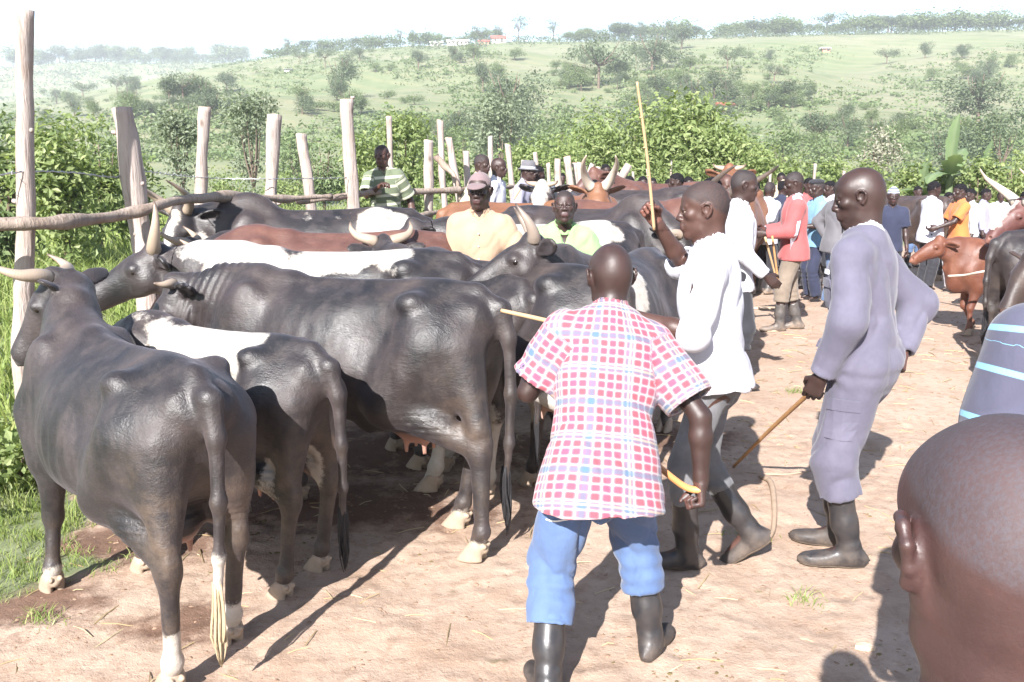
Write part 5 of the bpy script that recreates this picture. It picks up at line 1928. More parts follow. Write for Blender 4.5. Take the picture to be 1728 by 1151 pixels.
def person(loc, heading, J, label, group=None, scale=1.0, skin=0, hands=({}, {}), res=.016, hres=None, hair=None, hairline=(.0, .62), eyes=False,
           top=None, bottom=None, boot=None, build=1.0, hs=1.0, ho=None, hand_res=None, fat=0.0, extra=None, overall=None, stubble=0.0, hair_t=.0045):
    root = obj('person', None, None, label, 'person', group, loc=tuple(loc), rot=(0, 0, R_(heading)))
    root.scale = (scale,) * 3
    pts = np.array([J[k_] for k_ in ('pel', 'nb', 'sh0', 'sh1', 'el0', 'el1', 'wr0', 'wr1', 'hip0', 'hip1', 'kn0', 'kn1', 'an0', 'an1', 'hd')])
    lo = pts.min(0) - V(.24, .24, .16); hi = pts.max(0) + V(.24, .24, .20)
    hres = hres or res * .55
    F = Field(lo, hi, res)
    build_skin(F, J, hands, fat if hand_res else max(fat, .004), build * .97, hs, ho)
    P, Q = F.mesh(1)
    C = J['hd']; Rh = J['Rh']
    hlo = C - V(.145, .145, .165) * hs; hhi = C + V(.145, .145, .155) * hs
    G = Field(hlo, hhi, hres)
    build_skin(G, J, hands, 0, build * .97, hs, ho)
    P2, Q2 = G.mesh(1)
    P, Q = drop_inside(P, Q, hlo + res * .4, hhi - res * .4)
    parts = [(P, Q), (P2, Q2)]
    if hand_res:
        for i in (0, 1):
            W, d, n, t = hand_frame(J, i, hands[i])
            c = W + d * .085 + n * .02
            a_, b_ = c - .105, c + .105
            G2 = Field(a_, b_, hand_res)
            build_skin(G2, J, hands, fat, build * .97, hs, ho)
            parts[0] = drop_inside(*parts[0], a_ + res * .4, b_ - res * .4)
            parts.append(G2.mesh(1))
    P, Q = merge(*parts)
    q = (P - C) @ Rh / hs
    lip = ((np.abs(q[:, 0]) < .026) & (q[:, 1] > .088) & (q[:, 2] < -.060) & (q[:, 2] > -.087)).astype(float)
    tint = np.zeros(len(P))
    N = normals(P, Q)
    for i in (0, 1):
        W, d, n, t = hand_frame(J, i, hands[i])
        k_ = (np.linalg.norm(P - W - d * .07, axis=1) < .13) & ((N @ n) > .25) & (((P - W) @ d) > .0)
        tint[k_] = .8
    line = hairline[0] - .045 + (q[:, 1] + .1) * hairline[1]
    stb = np.clip((q[:, 2] - line) / .014 + noise(P, 25, 3) * .5, 0, 1) * stubble * ((np.sqrt(((np.abs(q[:, 0]) - .078) / .03) ** 2 + ((q[:, 1] + .012) / .030) ** 2 + ((q[:, 2] + .006) / .036) ** 2)) > 1) * (q[:, 2] > -.09) * (np.linalg.norm(q, axis=1) < .17)
    me = make_mesh('body', P, Q, [M_SKIN[skin]], attrs={'lip': lip, 'tint': tint, 'stubble': stb})
    obj('body', me, root)
    if hair:
        H = like(G); H.D = G.D - hair_t
        g = np.meshgrid(*H.ax, indexing='ij', sparse=True)
        rel = [g[i] - C[i] for i in range(3)]
        qq = [(rel[0] * Rh[0, i] + rel[1] * Rh[1, i] + rel[2] * Rh[2, i]) / hs for i in range(3)]
        line = hairline[0] - .045 + (qq[1] + .1) * hairline[1]
        ear = np.sqrt(((np.abs(qq[0]) - .078) / .03) ** 2 + ((qq[1] + .010) / .034) ** 2 + ((qq[2] + .006) / .036) ** 2)
        H.D = np.maximum(H.D, -(qq[2] - line)); H.D = np.maximum(H.D, (1 - ear) * .03)
        Ph, Qh = H.mesh(1)
        if len(Ph):
            Nh = normals(Ph, Qh)
            Ph = Ph + Nh * (noise(Ph, 55, 4, 2) * .0022)[:, None]
            obj('hair', make_mesh('hair', Ph, Qh, [hair]), root)
    if eyes:
        for s_ in (-1, 1):
            p_ = C + Rh @ (V(s_ * .0315, .0745, -.006) * hs)
            o = obj('eye', eye_mesh(), root, loc=tuple(p_))
            Rm = np.stack([Rh[:, 0], -Rh[:, 2], Rh[:, 1]], 1)
            o.rotation_euler = Matrix(Rm.tolist()).to_euler()
            o.scale = (hs,) * 3
    kw = dict(lo=lo, hi=hi)
    if bottom:
        b = dict(bottom); mt = b.pop('mat'); trousers(J, root, mt, b.pop('res', res), **b, **kw)
    for tp in ([top] if isinstance(top, dict) else (top or [])):
        b = dict(tp); mt = b.pop('mat'); shirt(J, root, mt, b.pop('res', res), **b, build=build, **kw)
    if boot:
        b = dict(boot); mt = b.pop('mat'); boots(J, root, mt, b.pop('res', min(res, .012)), **b)
    if extra:
        extra(root, J)
    return root


def part_sdf(root, name, mat, lo, hi, res, fn, post=None, smooth=1):
    F = Field(lo, hi, res); fn(F)
    P, Q = F.mesh(smooth)
    if post:
        P = post(P, normals(P, Q))
    return obj(name, make_mesh(name, P, Q, [mat]), root)


def part_tube(root, name, mat, pts, rad, seg=8, n=16, **kw):
    P, Q = tube(curve(pts, n), rad if np.isscalar(rad) else np.interp(np.linspace(0, 1, len(curve(pts, n))), np.linspace(0, 1, len(rad)), rad), seg, **kw)
    return obj(name, make_mesh(name, P, Q, [mat]), root)


def head_pt(J, a, b, c, hs=1.0):
    return J['hd'] + J['Rh'] @ (V(a, b, c) * hs)


def cap_part(root, J, mat, hs=1.0, brim=.065, res=.007):
    C = J['hd']; Rh = J['Rh']
    def fn(F):
        F.ell(head_pt(J, 0, -.016, .034), V(.083, .103, .094), R=Rh, k=0)
        F.cut(head_pt(J, 0, 0, .030), -Rh[:, 2])
        F.ell(head_pt(J, 0, -.016, .018), V(.077, .097, .092), R=Rh, k=0, op='s')
    cap = part_sdf(root, 'cap', mat, C - .17, C + .19, res, fn)
    def fb(F):
        F.ell(head_pt(J, 0, .085, .036), V(.068, .085, .02), R=Rh @ rot((1, 0, 0), -12), k=0)
        F.ell(head_pt(J, 0, .085, .026), V(.067, .084, .018), R=Rh @ rot((1, 0, 0), -12), k=0, op='s')
        F.cut(head_pt(J, 0, .072, .03), -Rh[:, 1])
    part_sdf(cap, 'cap_brim', mat, C - .05 + Rh[:, 1] * .1 - .10, C + Rh[:, 1] * .1 + .15, .005, fb)
    obj('cap_button', ball_mesh(.009, mat), cap, loc=tuple(head_pt(J, 0, -.016, .128)))


def hat_part(root, J, mat, band=None, brim=.13, crown=.115, droop=.03, res=.008, name='hat'):
    C = J['hd']; Rh = J['Rh']
    ph = np.linspace(0, 2 * np.pi, 25)[:-1]
    prof = [(.002, crown + .02), (.05, crown + .022), (.078, crown + .005), (.085, .07), (.088, .035), (brim * .8, .03), (brim, .03 - droop), (brim * .98, .024 - droop), (.09, .026)]
    rows = [np.stack([np.cos(ph) * r_, np.sin(ph) * r_ * 1.15 - .01, np.full(24, z_)], 1) for r_, z_ in prof]
    P = np.concatenate(rows); n = len(prof)
    i, j = np.meshgrid(np.arange(n - 1), np.arange(24), indexing='ij'); j2 = (j + 1) % 24
    Q = np.stack([i * 24 + j, (i + 1) * 24 + j, (i + 1) * 24 + j2, i * 24 + j2], -1).reshape(-1, 4)
    P = C + (P + V(0, 0, 0)) @ Rh.T
    h = obj(name, make_mesh(name, P, Q, [mat]), root)
    if band:
        rows = [np.stack([np.cos(ph) * .0905, np.sin(ph) * .0905 * 1.15 - .01, np.full(24, z_)], 1) for z_ in (.033, .058)]
        P = C + np.concatenate(rows) @ Rh.T
        j = np.arange(24); j2 = (j + 1) % 24
        Q = np.stack([j, j2, j2 + 24, j + 24], -1)
        obj('hat_band', make_mesh('hat_band', P, Q, [band]), h)


def stick_on(root, target, name, p, w_, h_, mat, up=(0, 0, 1), th=.004):
    """a small flat piece lying on the cloth nearest to p"""
    from mathutils.bvhtree import BVHTree
    me = target.data
    key = me.name
    if key not in _BVH:
        _BVH[key] = BVHTree.FromPolygons([v.co for v in me.vertices], [tuple(q.vertices) for q in me.polygons])
    loc, nrm, _, _ = _BVH[key].find_nearest(Vector(p))
    n = unit(V(nrm)); ez = unit(V(up) - n * (V(up) @ n)); ex = np.cross(ez, n)
    k, m = 4, 4
    rows = []
    for d_ in (th, -th):
        for i in range(k + 1):
            for j in range(m + 1):
                q = V(loc) + ex * (i / k - .5) * w_ + ez * (j / m - .5) * h_
                l2, n2, _, _ = _BVH[key].find_nearest(Vector(q))
                rows.append(V(l2) + V(n2) * d_)
    Q = []
    s_ = (k + 1) * (m + 1)
    for i in range(k):
        for j in range(m):
            a_ = i * (m + 1) + j
            Q.append((a_, a_ + m + 1, a_ + m + 2, a_ + 1)); Q.append((s_ + a_, s_ + a_ + 1, s_ + a_ + m + 2, s_ + a_ + m + 1))
    for i in range(k):
        for j in (0, m):
            a_ = i * (m + 1) + j; Q.append((a_, a_ + m + 1, s_ + a_ + m + 1, s_ + a_))
    for j in range(m):
        for i in (0, k):
            a_ = i * (m + 1) + j; Q.append((a_, a_ + 1, s_ + a_ + 1, s_ + a_))
    obj(name, make_mesh(name, np.array(rows), np.array(Q), [mat], smooth=False), root)


_BVH = {}


def child(root, prefix):
    return next(o for o in COL.objects if o.parent == root and o.name.startswith(prefix))

# ------------------------------------------------------------------ the cattle
CATTLE = 'cattle driven along the fence'
def ext(o, lx, ly, z=0.0):
    return o

cow((-1.53, 3.40), 134, .89, 'black', .013, 'nearest black horned cow seen from behind, cream tip on its tail and white hind foot', CATTLE,
    hoof_off={'hl': (-.10, .0, 0), 'hr': (.10, -.02, 0), 'fl': (.05, .05, 0), 'fr': (-.06, -.02, 0)}, neck=(.93, -.06, 1.47), yaw=40, pitch=50, horns='short', horn_mat_='pale',
    tail_sway=.03, tail_len=1.1, switch='cream', socks={'hl': .27, 'hr': .20, 'fl': .14}, mud=.75, deep=.0, kf=0)
cow((-1.36, 3.96), 147, .85, 'black', .014, 'black cow squeezed in second from the front, big white patch over its back', CATTLE,
    hoof_off={'hl': (-.02, .0, 0), 'hr': (.05, 0, 0)}, neck=(.98, 0, 1.12), yaw=0, pitch=40, horns='none', slim=.86,
    patches=[((-.05, .10, 1.24), (.42, .20, .20)), ((-.22, .22, 1.10), (.17, .14, .20)), ((.52, .05, 1.28), (.06, .04, .05)), ((-.62, -.02, .62), (.05, .22, .14))], tail_sway=-.02, tail_len=1.1, mud=.7)
cow((-.84, 4.38), 158, .99, 'black', .013, 'large plain black cow stepping left across the middle of the herd, side on', CATTLE,
    hoof_off={'hl': (-.20, .03, .015), 'hr': (.06, 0, 0), 'fl': (.12, 0, 0), 'fr': (-.05, 0, 0)}, neck=(.94, .10, 1.22), yaw=28, pitch=56, horns='stub', horn_mat_='pale', wrinkle=1.0,
    socks={'hl': .10, 'hr': .10}, mud=.55, slim=.98, tail_len=1.2)
cow((-1.07, 5.12), 172, 1.04, 'black', .015, 'black cow with white along its back and one long pale horn near the rail', CATTLE,
    neck=(.98, .02, 1.27), yaw=14, pitch=24, horns='back', horn_r='stub', hscale=.56, horn_mat_='pale', slim=.9,
    patches=[((.42, .08, 1.30), (.36, .15, .12)), ((-.12, .1, 1.28), (.36, .16, .10)), ((.60, .14, 1.10), (.07, .14, .22)), ((-.70, .1, .6), (.25, .22, .22)), ((-.62, 0, .2), (.2, .3, .3))], switch='black', mud=.6)
cow((-.36, 5.32), 126, .95, 'black', .016, 'black cow facing away with curved cream horns and a shaggy poll', CATTLE,
    neck=(.90, 0, 1.38), yaw=-18, pitch=30, horns='short', hscale=.9, horn_mat_='pale', slim=.9,
    patches=[((.1, .0, 1.29), (.05, .10, .04)), ((-.60, 0, .55), (.2, .3, .15))], socks={'hl': .5})
cow((-.08, 5.05), 140, 1.0, 'black', .016, 'black cow half hidden by the large plain one, with white hind legs and pale udder', CATTLE,
    neck=(.90, 0, 1.05), yaw=0, pitch=50, horns='none', slim=.85, patches=[((.2, .1, 1.27), (.07, .05, .04)), ((-.48, 0, .5), (.30, .4, .22))], socks={'hl': .5, 'hr': .55})
cow((-1.28, 6.35), 176, 1.06, 'brown', .018, 'reddish brown cow in the third row of the herd', CATTLE, neck=(.98, 0, 1.1), pitch=45, horns='short', horn_mat_='pale', slim=.95,
    patches=[])
cow((-1.55, 7.0), 176, 1.01, 'black', .018, 'black cow with a small pale horn between the brown cow and the fence rail', CATTLE, neck=(.97, .0, 1.20), pitch=40, horns='short', horn_mat_='pale')
cow((-1.72, 7.75), 186, 1.14, 'black', .018, 'black cow with a white blaze and white rump patch nearest the fence rail', CATTLE, neck=(.93, .12, 1.27), yaw=68, pitch=50, horns='up', horn_mat_='pale', hump=True,
    blaze=1, patches=[((-.55, .18, 1.18), (.24, .18, .20)), ((-.2, .12, 1.30), (.2, .05, .05)), ((.82, .1, 1.0), (.16, .16, .18))])
cow((.66, 5.62), 242, .98, 'black', .014, 'black cow lifting its horned head to the left, white patch behind the shoulder', CATTLE, neck=(.86, -.16, 1.42), yaw=-56, pitch=24, roll=8,
    horns='up', hscale=.6, horn_mat_='grey', patches=[((.28, .0, 1.20), (.20, .42, .34))], ear=-.3)
cow((.20, 7.45), 194, 1.06, 'black', .02, 'black and white cow behind the man in the orange shirt', CATTLE, neck=(.95, 0, 1.28), pitch=35, horns='none',
    patches=[((.1, .1, 1.28), (.25, .25, .12)), ((-.5, .1, 1.25), (.18, .2, .12))])
cow((.72, 8.6), -30, 1.12, 'black', .016, 'big dark bull with its head lowered, facing right, behind the man in the green shirt', CATTLE, neck=(.90, -.10, 1.10), yaw=-34, pitch=74, horns='short', horn_mat_='pale',
    hump=True, udder=False)
cow((1.22, 9.35), -42, 1.14, 'brown', .019, 'brown cow with upright dark horns standing behind the big dark bull', CATTLE, neck=(.92, 0, 1.36), yaw=-8, pitch=45, horns='mid', horn_mat_='dark',
    patches=[((.95, 0, .92), (.12, .2, .12))])
cow((.15, 10.3), 8, 1.12, 'tan', .022, 'orange-brown cow showing only its back in the middle distance', CATTLE, neck=(.95, 0, 1.2), pitch=40, horns='none')
cow((.62, 11.5), 255, 1.16, 'black', .02, 'cow with a white face and black eye patches, looking this way before the leaning poles', CATTLE, neck=(.88, 0, 1.40), pitch=38, horns='stub', blaze=1,
    patches=[((1.0, 0, 1.35), (.35, .08, .5)), ((.6, 0, 1.1), (.2, .4, .2))])
cow((.98, 11.0), 268, 1.18, 'tan', .02, 'brown long-horned cow with thick white horns before the leaning poles', CATTLE, neck=(.92, .0, 1.36), pitch=50, horns='vert', hscale=.8, horn_mat_='white')
cow((1.75, 12.3), 350, 1.2, 'black', .022, 'dark grey-black cow beyond the brown cow with upright horns', CATTLE, neck=(.92, 0, 1.2), pitch=45, horns='none')
cow((2.35, 14.2), 200, 1.25, 'brown', .025, 'brown cow in the crowd left of the blue-jacketed man', CATTLE, neck=(.92, 0, 1.42), pitch=35, horns='none')
cow((3.15, 12.6), 250, 1.22, 'tan', .025, 'tan cow with raised head behind the white-shirted man at the crowd', CATTLE, neck=(.85, 0, 1.48), pitch=30, horns='stub')
G2 = 'cattle at the right side of the yard'
cow((6.75, 15.4), 112, 1.08, 'dark', .022, 'dark brown cow far off beside the child in the striped hat', G2, neck=(.95, 0, 1.2), pitch=40, horns='stub')
cow((5.55, 9.9), 176, .80, 'red', .014, 'small red-brown calf standing side on, held by a pale rope', G2, neck=(.98, .04, 1.30), yaw=12, pitch=24, horns='none', cat='calf', mud=.35, udder=False,
    slim=.88, hoof_off={'fl': (.05, 0, 0), 'fr': (-.12, 0, 0), 'hl': (.06, 0, 0)}, ear=.3, tail_len=1.0)
cow((5.26, 8.3), 8, .97, 'black', .015, 'black cow at the right edge, its rump toward the calf', G2, neck=(.95, 0, 1.2), pitch=35, horns='none', slim=.95, mud=.35)
cow((5.04, 7.0), 172, 1.0, 'dark', .016, 'grey-brown cow whose lowered head shows above the striped shirt at the right edge', G2, neck=(.93, .12, 1.12), yaw=28, pitch=52, horns='none', mud=.7, udder=False)
cow((6.45, 9.5), 178, 1.06, 'maroon', .016, 'maroon long-horned cow at the right edge with one great white horn', G2, neck=(.98, 0, 1.36), yaw=14, pitch=35, horns='long', hscale=.62, horn_mat_='white', blaze=1)
cow((6.95, 11.5), 182, .86, 'black', .02, 'black cow behind the red-brown calf', G2, neck=(.96, 0, 1.05), pitch=45, horns='none',
    patches=[((.8, 0, .9), (.14, .3, .14))], socks={'fl': .5, 'fr': .5})

# ------------------------------------------------------------------ cloth
C_ = dict(
    plaid=cloth('plaid_cotton', (0.468, 0.234, 0.234), kind='plaid', rough=.9),
    denim=cloth('bright_blue_denim', (.078, .125, .24), .16, worn=.25),
    white=cloth('white_cotton', (0.515, 0.515, 0.562), .05, sheen=.05),
    grey=cloth('charcoal_jeans', (.13, .13, .138), .25, worn=.5),
    overall=cloth('purple_grey_drill', (.100, .094, .130), .13, worn=.3),
    orange=cloth('peach_orange_cotton', (.36, .245, .165), .1),
    capm=cloth('mauve_cap', (0.179, 0.129, 0.133), .15),
    green=cloth('pale_green_cotton', (0.242, 0.390, 0.172), .08),
    polo=cloth('green_striped_polo', (0.125, 0.148, 0.094), .1, kind='stripes', c2=((0.429, 0.429, 0.328), .10, .30)),
    red=cloth('red_jacket', (.36, .085, .085), .12),
    khaki=cloth('khaki_trousers', (0.179, 0.144, 0.113), .2, worn=.4),
    black=cloth('black_trousers', (0.027, 0.027, 0.033), .2),
    navy=cloth('navy_jacket', (0.027, 0.031, 0.058), .2),
    jean=cloth('washed_jeans', (0.086, 0.133, 0.234), .25, worn=.6),
    blue=cloth('light_blue_cotton', (0.156, 0.296, 0.429), .12),
    greyj=cloth('grey_jacket', (0.121, 0.117, 0.129), .15),
    cream=cloth('cream_cotton', (0.468, 0.406, 0.281), .1),
    tee=cloth('orange_tshirt', (0.484, 0.156, 0.047), .1),
    lilac=cloth('lilac_grey_shirt', (0.265, 0.257, 0.328), .1),
    stripe=cloth('purple_shirt_blue_stripes', (.07, .07, .105), .1, kind='stripes', c2=((0.172, 0.390, 0.530), .105, .12)),
    maroon=cloth('maroon_dress', (0.125, 0.039, 0.055), .15),
    check=cloth('small_check_shirt', (0.468, 0.468, 0.484), .2),
)
M_BAMBOO = simple_mat('bamboo_cane', (.40, .27, .15), .45, .4, .25, 12, .2, 30, (1, 1, .2))
M_STICK = simple_mat('peeled_stick', (.40, .22, .10), .6, .3, .3, 12, .3, 30)
M_PIPING = simple_mat('white_piping', (.72, .72, .70), .8)
M_BUTTON = simple_mat('shirt_button', (.6, .58, .55), .3)
M_LABEL = simple_mat('name_label', (.7, .7, .72), .7)
REST = {'curl': 28, 'thumb': .4}
GRIP = {'curl': 78, 'thumb': 1.0}

# ---- the man in the plaid shirt (nearest, back to us)
J = pose(lean=25, side=8, drop=.055, head_yaw=-4, head_pitch=-6, ank=[(-.255, -.10, .085), (.20, .13, .10)], foot_yaw=(10, -34), foot_pitch=(0, 0),
         el=[(-.29, .22, 1.09), (.325, .02, 1.03)], wr=[(-.22, .38, 1.16), (.33, .0, .79)], shrug=(.0, -.01), sh_w=.165, hipx=-.045)
def plaid_extra(root, J):
    # white piping round the two hip pockets, lying on the cloth
    from mathutils.bvhtree import BVHTree
    me = child(root, 'trousers').data
    bv = BVHTree.FromPolygons([v.co for v in me.vertices], [tuple(q.vertices) for q in me.polygons])
    for s_, x0, x1, z0, z1 in ((-1, .075, .205, -.12, -.225), (1, .15, .21, -.12, -.185)):
        pts = []
        for t in np.linspace(0, 1, 12):
            a_ = t * math.pi * .5
            l_, n_, _, _ = bv.ray_cast(Vector(J['pel'] + V(s_ * (x0 + (x1 - x0) * (1 - math.cos(a_)) ** 1.2), -.8, z0 + (z1 - z0) * math.sin(a_) ** .7)), Vector((0, 1, 0)))
            if l_ is None:
                continue
            pts.append(V(l_) + V(n_) * .004)
        part_tube(root, 'pocket_piping', M_PIPING, pts, .0035, 6, 22)
person((.35, 2.92, 0), 6, J, 'man in a red and white plaid shirt and bright blue trousers, back turned, leaning forward', 'people at the cattle market', .94, 0,
       hands=(GRIP, dict(GRIP, n=(-1, .2, 0))), res=.0095, hres=.005, hand_res=.005, build=1.08, hs=1.03, eyes=False, extra=plaid_extra,
       top=dict(mat=C_['plaid'], hem=.185, ease=.022, amp=.0065, flare=.02, sl_ease=1.25, vneck=0, seed=3), bottom=dict(mat=C_['denim'], cuff=.28, bag=.006, ease=.022, amp=.009, seed=4), boot=dict(mat=M_BOOT, h=.39))

# ---- the man in the white shirt holding up the cane
J = pose(lean=5, side=0, head_yaw=-6, head_pitch=-6, ank=[(-.05, .0, .09), (.10, -.28, .145)], foot_yaw=(6, -4), foot_pitch=(0, -38),
         wr=[(-.15, .27, 1.19), (.20, .20, 1.575)], el=[(-.25, .0, 1.14), (.34, .08, 1.37)], hipy=-.09, sh_w=.165)
person((.81, 3.88, 0), 76, J, 'young man in an untucked white shirt holding a tall cane upright', 'people at the cattle market', 1.0, 1,
       hands=(dict(GRIP, n=(1, 0, 0)), dict(GRIP, d=(-.3, .5, .8), n=(-1, -.1, 0))), res=.010, hres=.0045, hand_res=.005, hairline=(.0, .55), eyes=True, stubble=1.0,
       top=dict(mat=C_['white'], sleeve='roll', hem=.085, ease=.024, amp=.009, flare=.01, seed=7, vneck=.02), bottom=dict(mat=C_['grey'], cuff=.33, bag=-.006, ease=.010, amp=.006, seed=9), boot=dict(mat=M_BOOT, h=.40))
cane = obj('cane', None, None, 'tall straight bamboo cane held upright above the crowd', 'stick')
p0, p1 = V(at(1104, 388, 4.02)), V(at(1075, 138, 3.92))
part_tube(cane, 'shaft', M_BAMBOO, [p0, p0 * .5 + p1 * .5 + V(.006, 0, 0), p1], [.0075, .0068, .0055], 9, 20)
for t in (.18, .38, .57, .77):
    c = p0 * (1 - t) + p1 * t
    part_tube(cane, 'node', M_BAMBOO, [c - (p1 - p0) * .004, c, c + (p1 - p0) * .004], [.007, .0088, .007], 9, 3)

# ---- the man in overalls
J = pose(lean=4, side=0, head_yaw=-12, head_pitch=-14, ank=[(-.10, -.02, .09), (.10, .07, .09)], foot_yaw=(22, 8),
         el=[(-.25, .02, 1.13), (.275, -.17, 1.16)], wr=[(-.225, .12, .89), (.12, -.14, .96)], sh_w=.172, hipy=.0)
def overall_extra(root, J):
    pel = J['pel']; o = child(root, 'overalls')
    stick_on(root, o, 'chest_pocket', pel + V(-.16, .16, .27), .10, .12, C_['overall'], th=.005)
    stick_on(root, o, 'pocket_flap', pel + V(-.16, .16, .325), .105, .035, C_['overall'], th=.009)
    stick_on(root, o, 'name_label', pel + V(-.15, .17, .375), .045, .018, M_LABEL, th=.008)
    stick_on(root, o, 'belt_tab', pel + V(-.22, .10, .07), .10, .032, C_['overall'], th=.010)
    stick_on(root, o, 'thigh_pocket', pel + V(-.25, .03, -.26), .15, .16, C_['overall'], th=.005)
    stick_on(root, o, 'thigh_pocket_flap', pel + V(-.25, .03, -.19), .155, .05, C_['overall'], th=.009)
person((1.59, 3.95, 0), 58, J, 'bald man in purple-grey work overalls and black gumboots, looking left', 'people at the cattle market', 1.03, 0,
       hands=(dict(curl=40, n=(1, 0, 0), thumb=.6), GRIP), res=.010, hres=.0045, hand_res=.005, eyes=True, extra=overall_extra, hs=1.0, build=1.04,
       top=[dict(mat=C_['check'], sleeve='none', hem=.0, ease=.004, amp=.0, name='undershirt', untuck=False, vneck=.0),
            dict(mat=C_['overall'], sleeve='long', hem=.03, ease=.024, amp=.0085, name='overalls', seed=12, vneck=.13, flare=-.024, untuck=False, collar=False,
                 legs=dict(top=None, cuff=.33, bag=.002, ease=.034))],
       boot=dict(mat=M_BOOT, h=.39))
st = obj('walking_stick', None, None, 'brown walking stick held low beside the man in overalls, its tip on the ground', 'stick')
g0 = V(gnd(1238, 790)); g0[2] += .01
part_tube(st, 'shaft', M_STICK, [g0, g0 * .5 + V(at(1384, 648, 4.0)) * .5 + V(0, 0, .012), V(at(1386, 645, 4.02))], [.009, .011, .012], 9, 20)
st2 = obj('short_stick', None, None, 'pale orange stick end gripped in the right hand of the plaid-shirted man', 'stick')
hp = V(at(1150, 818, 2.98))
part_tube(st2, 'shaft', simple_mat('orange_stick', (.55, .25, .09), .5, .4, .2), [hp + V(.06, -.05, -.002), hp, hp + V(-.10, .28, .03)], [.013, .0125, .012], 10, 12)
st3 = obj('bamboo_stick', None, None, 'thin bamboo stick pointing left from the chest of the plaid-shirted man', 'stick')
part_tube(st3, 'shaft', M_BAMBOO, [V(at(846, 524, 3.5)), V(at(905, 537, 3.42)), V(at(960, 550, 3.32))], [.008, .009, .0095], 8, 14)

# ---- the head close to the lens
J = pose(lean=4, head_yaw=0, head_pitch=-12, head_roll=2)
person((.463, .735, -.147), 0, J, 'close-cropped head and ear of a man right in front of the lens, seen from behind', 'people at the cattle market', .97, 3,
       hands=(REST, REST), res=.014, hres=.0022, hair=None, hairline=(.022, .60), stubble=.8, hs=1.12, ho={'wide': 1.03},
       top=dict(mat=C_['navy'], ease=.010, vneck=0, hem=.1, collar=False, hole=1.75), bottom=dict(mat=C_['black']), boot=dict(mat=M_BOOT, res=.014))
# ---- the striped shirt at the right edge
J = pose(lean=6, side=8, head_yaw=-20, ank=[(-.12, 0, .09), (.12, .05, .09)])
person((1.20, 1.80, 0), 12, J, 'person in a purple shirt with light blue stripes, cut by the right edge', 'people at the cattle market', 1.02, 0,
       hands=(REST, REST), res=.011, hair=M_HAIR, build=1.08, top=dict(mat=C_['stripe'], ease=.02, hem=.16, vneck=0, amp=.006), bottom=dict(mat=C_['black']), boot=dict(mat=M_BOOT))

# ---- men among the cattle
J = pose(lean=3, head_yaw=8, head_pitch=-4, wr=[(-.36, .26, 1.14), (.22, .10, .88)], el=[(-.31, .02, 1.15), None], sh_w=.155)
J['el1'], J['wr1'] = ik(J['sh1'], (.22, .1, .88), .285, .255, (.1, -1, 0))
def cap_extra(root, J):
    cap_part(root, J, C_['capm'])
    for k in range(4):
        c = J['pel'] + J['R'] @ V(.0, .135, .40 - .09 * k)
        obj('button', ball_mesh(.006, M_BUTTON), root, loc=tuple(c))
    for s_ in (-1, 1):
        pass
person((-.22, 6.3, .06), 176, J, 'man in a peach orange shirt and mauve cap standing among the cows', 'people at the cattle market', .98, 0,
       hands=(dict(curl=35, n=(1, 0, -.6)), REST), res=.013, hres=.0055, hand_res=.007, eyes=True, stubble=.8, extra=cap_extra,
       top=dict(mat=C_['orange'], hem=.16, ease=.02, amp=.006, sleeve='short', seed=21, vneck=.03), bottom=dict(mat=C_['black']), boot=dict(mat=M_BOOT))
J = pose(lean=16, head_yaw=4, head_pitch=8, wr=[(-.30, .30, .95), (.32, .25, .92)], drop=.03)
person((.37, 6.62, 0), 182, J, 'young man in a pale green shirt leaning forward among the cows', 'people at the cattle market', .98, 0,
       hands=(REST, REST), res=.013, hres=.0055, hand_res=.007, eyes=True, stubble=1.0, hairline=(.0, .55),
       top=dict(mat=C_['green'], hem=.16, ease=.022, amp=.008, sleeve='short', seed=22, vneck=.09), bottom=dict(mat=C_['black']), boot=dict(mat=M_BOOT))
J = pose(lean=4, side=4, head_yaw=26, head_pitch=0, wr=[(-.30, .04, .86), (.10, .30, 1.30)], el=[(-.28, -.06, 1.12), (.23, .12, 1.20)], sh_w=.15)
person((-1.44, 10.35, .34), 192, J, 'young man in a green striped polo shirt resting an arm on the fence rail', 'people at the cattle market', 1.0, 1,
       hands=(REST, dict(curl=40, n=(0, 0, -1))), res=.014, hres=.0065, hand_res=.009, eyes=True, stubble=1.0, hairline=(.0, .55),
       top=dict(mat=C_['polo'], hem=.14, ease=.02, amp=.005, sl_ease=1.0, seed=23, vneck=.06), bottom=dict(mat=C_['khaki']), boot=dict(mat=M_BOOT))

PEOPLE = 'people at the cattle market'


def _panel(root):
    j = child(root, 'shirt')
    o = [q for q in COL.objects if q.parent == root and q.name.startswith('shirt')][-1]
    stick_on(root, o, 'white_panel', (-.30, -.04, 1.06), .08, .34, C_['white'], th=.006)
    stick_on(root, o, 'shoulder_panel', (-.16, .02, 1.50), .10, .10, C_['white'], th=.006)


